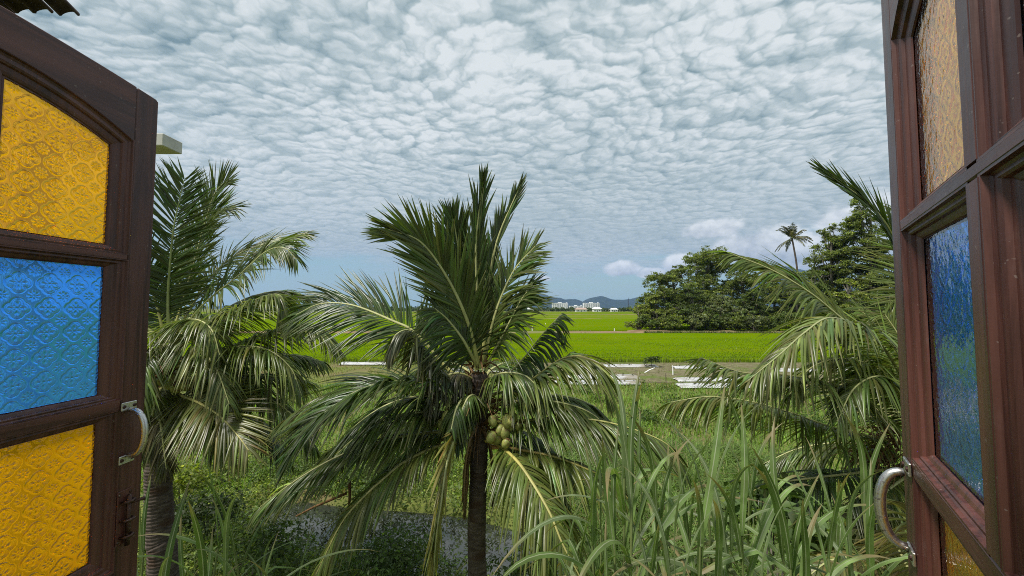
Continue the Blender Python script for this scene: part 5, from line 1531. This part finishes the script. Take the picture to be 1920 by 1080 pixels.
    if with_bolt:
        mb = MB(); x = W - STILE * .72; s = room_sign
        y0, y1 = sorted((s * (h + .0004), s * (h + .0022)))
        mb.box(x - .016, x + .016, y0, y1, -.515, -.400, .0006); bo = mb.build('slide_bolt', M['wood'], root); grain(bo, 'z')
        b2 = MB(); b2.tube([(x + .003, s * (h + .009), -.520), (x + .003, s * (h + .009), -.412)], [.0045, .0045], 10); b2.build('bolt_bar', M['old_metal'], bo, smooth=True)
        for z in (-.500, -.465, -.425):
            c = MB(); c.tube([(x - .008, s * (h + .003), z), (x - .005, s * (h + .0135), z), (x + .003, s * (h + .0160), z), (x + .011, s * (h + .0135), z), (x + .014, s * (h + .003), z)], [.0035] * 5, 6); c.build('bolt_loop', M['old_metal'], bo, smooth=True)
        k = MB(); k.tube([(x + .003, s * (h + .009), -.430), (x + .016, s * (h + .020), -.428), (x + .024, s * (h + .025), -.428)], [.003, .003, .0048], 8); k.build('bolt_knob', M['old_metal'], bo, smooth=True)
        for z in (-.508, -.408):
            for dx in (-.012, .012):
                c = MB(); c.tube([(x + dx, s * (h + .0023), z), (x + dx, s * (h + .0040), z)], [.0035, .0025], 8); c.build('screw', M['old_metal'], bo)
    for z in (-.5, .3):
        c = MB(); c.tube([(-.004, room_sign * -0.0 - h * 0, z - .04), (-.004, 0, z + .04)], [.006, .006], 8); c.build('hinge', M['old_metal'], root, smooth=True)
    return tag(root, label, 'shutter', 'open window shutters')


LH = np.array([-0.904, 0.300]); LF = np.array([-0.872, 0.945])
RF = np.array([0.582, 0.582]); RD = unit(np.array([0.70, 1.0])); RH = RF - RD * W_LEAF


def window_surround():
    """frame, sill and wall below, beside and under the shutters"""
    root = empty('window_frame', (0, 0, CAMZ))
    L = np.array([*LH]); R = np.array([*RH]); d = unit(R - L); n = np.array([-d[1], d[0]])
    if n[1] < 0: n = -n
    w = np.linalg.norm(R - L); ang = math.atan2(d[1], d[0])
    root.location = (L[0], L[1], CAMZ); root.rotation_euler = (0, 0, ang)
    for x0, x1 in ((-.085, -.012), (w + .012, w + .085)):
        m_ = MB(); m_.box(x0, x1, -.11, -.005, Z_BOT - .03, Z_TOP + .10); grain(m_.build('jamb', M['wood'], root), 'z')
    m_ = MB(); m_.box(-.012 + .0005, w + .012 - .0005, -.11, -.005, Z_TOP + .03, Z_TOP + .10); grain(m_.build('head', M['wood'], root), 'x')
    m_ = MB(); m_.box(-.14, w + .14, -.14, .03, Z_BOT - .075, Z_BOT - .032, .003); grain(m_.build('sill', M['wood'], root), 'x')
    tag(root, 'dark wooden window frame carrying the two open shutters', 'window frame')
    o = MB(); o.box(-1.6, w + 1.6, -.16, -.012, -CAMZ - .1, Z_BOT - .078); wl = o.build('house_wall', M['white_wall'])
    wl.location = root.location; wl.rotation_euler = root.rotation_euler
    tag(wl, 'pale rendered house wall below the window', 'wall')


def house_wing():
    root = empty('concrete_frame', (-5.6, 3.2, 0))
    mb = MB(); mb.box(-1.2, -0.9, .71, 1.01, -.1, 7.0); mb.build('post', M['concrete'], root)
    a = at(331, 262, 4.1); x1 = a[0] + 5.6; zt = at(331, 262, 4.1)[2]
    c = MB(); c.box(-0.897, x1, .74, .98, zt - .125, zt - 0.0, .006); c.build('beam', M['concrete'], root)
    tag(root, 'pale concrete beam on a post, its end showing past the left shutter', 'beam')
    # eave of curved tiles above the top left corner
    er = empty('tiled_eave', (0, 0, 0)); c0 = at(26, -58, 2.6)
    er.location = (float(c0[0]), float(c0[1]), float(c0[2]))
    tm = []
    n = 9; V = []
    for j in (0, 1):
        for k in range(n):
            q = math.pi * k / (n - 1); rr = .075
            for t_ in (0, .014): V.append((math.cos(q) * (rr - t_), j * .42, math.sin(q) * (rr - t_) * .75))
    Fs = []
    for k in range(n - 1):
        for t_ in (0, 1):
            a, b = k * 2 + t_, (k + 1) * 2 + t_; Fs.append((a, b, b + 2 * n, a + 2 * n) if t_ == 0 else (a, a + 2 * n, b + 2 * n, b))
        for j in (0, 1): a = j * 2 * n + k * 2; Fs.append((a, a + 1, a + 3, a + 2))
    Fs += [(0, 2 * n, 2 * n + 1, 1), (2 * n - 2, 2 * n - 1, 4 * n - 1, 4 * n - 2)]
    tile = mk('tile', V, Fs, M['tile'], data_only=True)
    for i in range(9):
        for j in range(3):
            r = random.Random(i * 7 + j)
            mw = Matrix.Translation((.06 - i * .155 + r.uniform(-.012, .012), -.36 * j - .42 + .3 + r.uniform(-.02, .02), .03 + j * .13 + r.uniform(-.01, .01))) @ Matrix.Rotation(-.33 + r.uniform(-.03, .03), 4, 'X')
            link('tile', tile, er, mw)
    b = MB(); b.box(-1.35, .10, -.10, -.03, -.10, .0, .003); b.box(-1.32, .06, -1.25, -.02, -.02, .012); b.build('fascia', M['tile'], er)
    k = MB(); k.box(-1.30, -1.18, -.70, -.58, -float(c0[2]) - .1, -.03); k.build('post', M['concrete'], er)
    for i in range(3):
        k = MB(); k.tube([(-.05 - i * .5, -.06, -.04), (-.05 - i * .5, -1.2, .36)], [.035, .035], 6); k.build('rafter', M['tile'], er)
    tag(er, 'corner of a dark tiled eave at the top left above the shutter', 'roof')


window_surround()
house_wing()
shutter('window_shutter', 'left open shutter with amber and blue patterned panes, bolt and chrome pull', LH, LF - LH, -1,
        [['blue', 'amber', 'blue'], ['amber', 'blue', 'amber']], True, -1)
shutter('window_shutter', 'right open shutter seen at a grazing angle with a curved metal pull handle', RH, RD, 1,
        [['blue', 'amber', 'blue'], ['amber', 'blue', 'amber']], False, -1)
make_island(); treeline(); far_buildings(); lone_palm()
beds(); grasses(); undergrowth(); pond_weeds(); bushes()
middle_palm(); left_palm(); right_palm(); young_palm()
cane_grass()

# ------------------------------------------------------------------ air
HAZE = True
if HAZE:
    hz = MB(); hz.box(-6500, 6500, -300, 6600, -4, 640)
    m_, t_, o_ = newmat('haze_air')
    pv = t_.nodes.new('ShaderNodeVolumePrincipled'); t_.links.new(pv.outputs[0], o_.inputs['Volume'])
    pv.inputs['Color'].default_value = (0.28, 0.46, 1.0, 1); pv.inputs['Density'].default_value = 0.75e-4; pv.inputs['Anisotropy'].default_value = 0.2
    tag(hz.build('haze', m_), 'thin blue haze in the air over the fields', 'haze', kind='stuff')
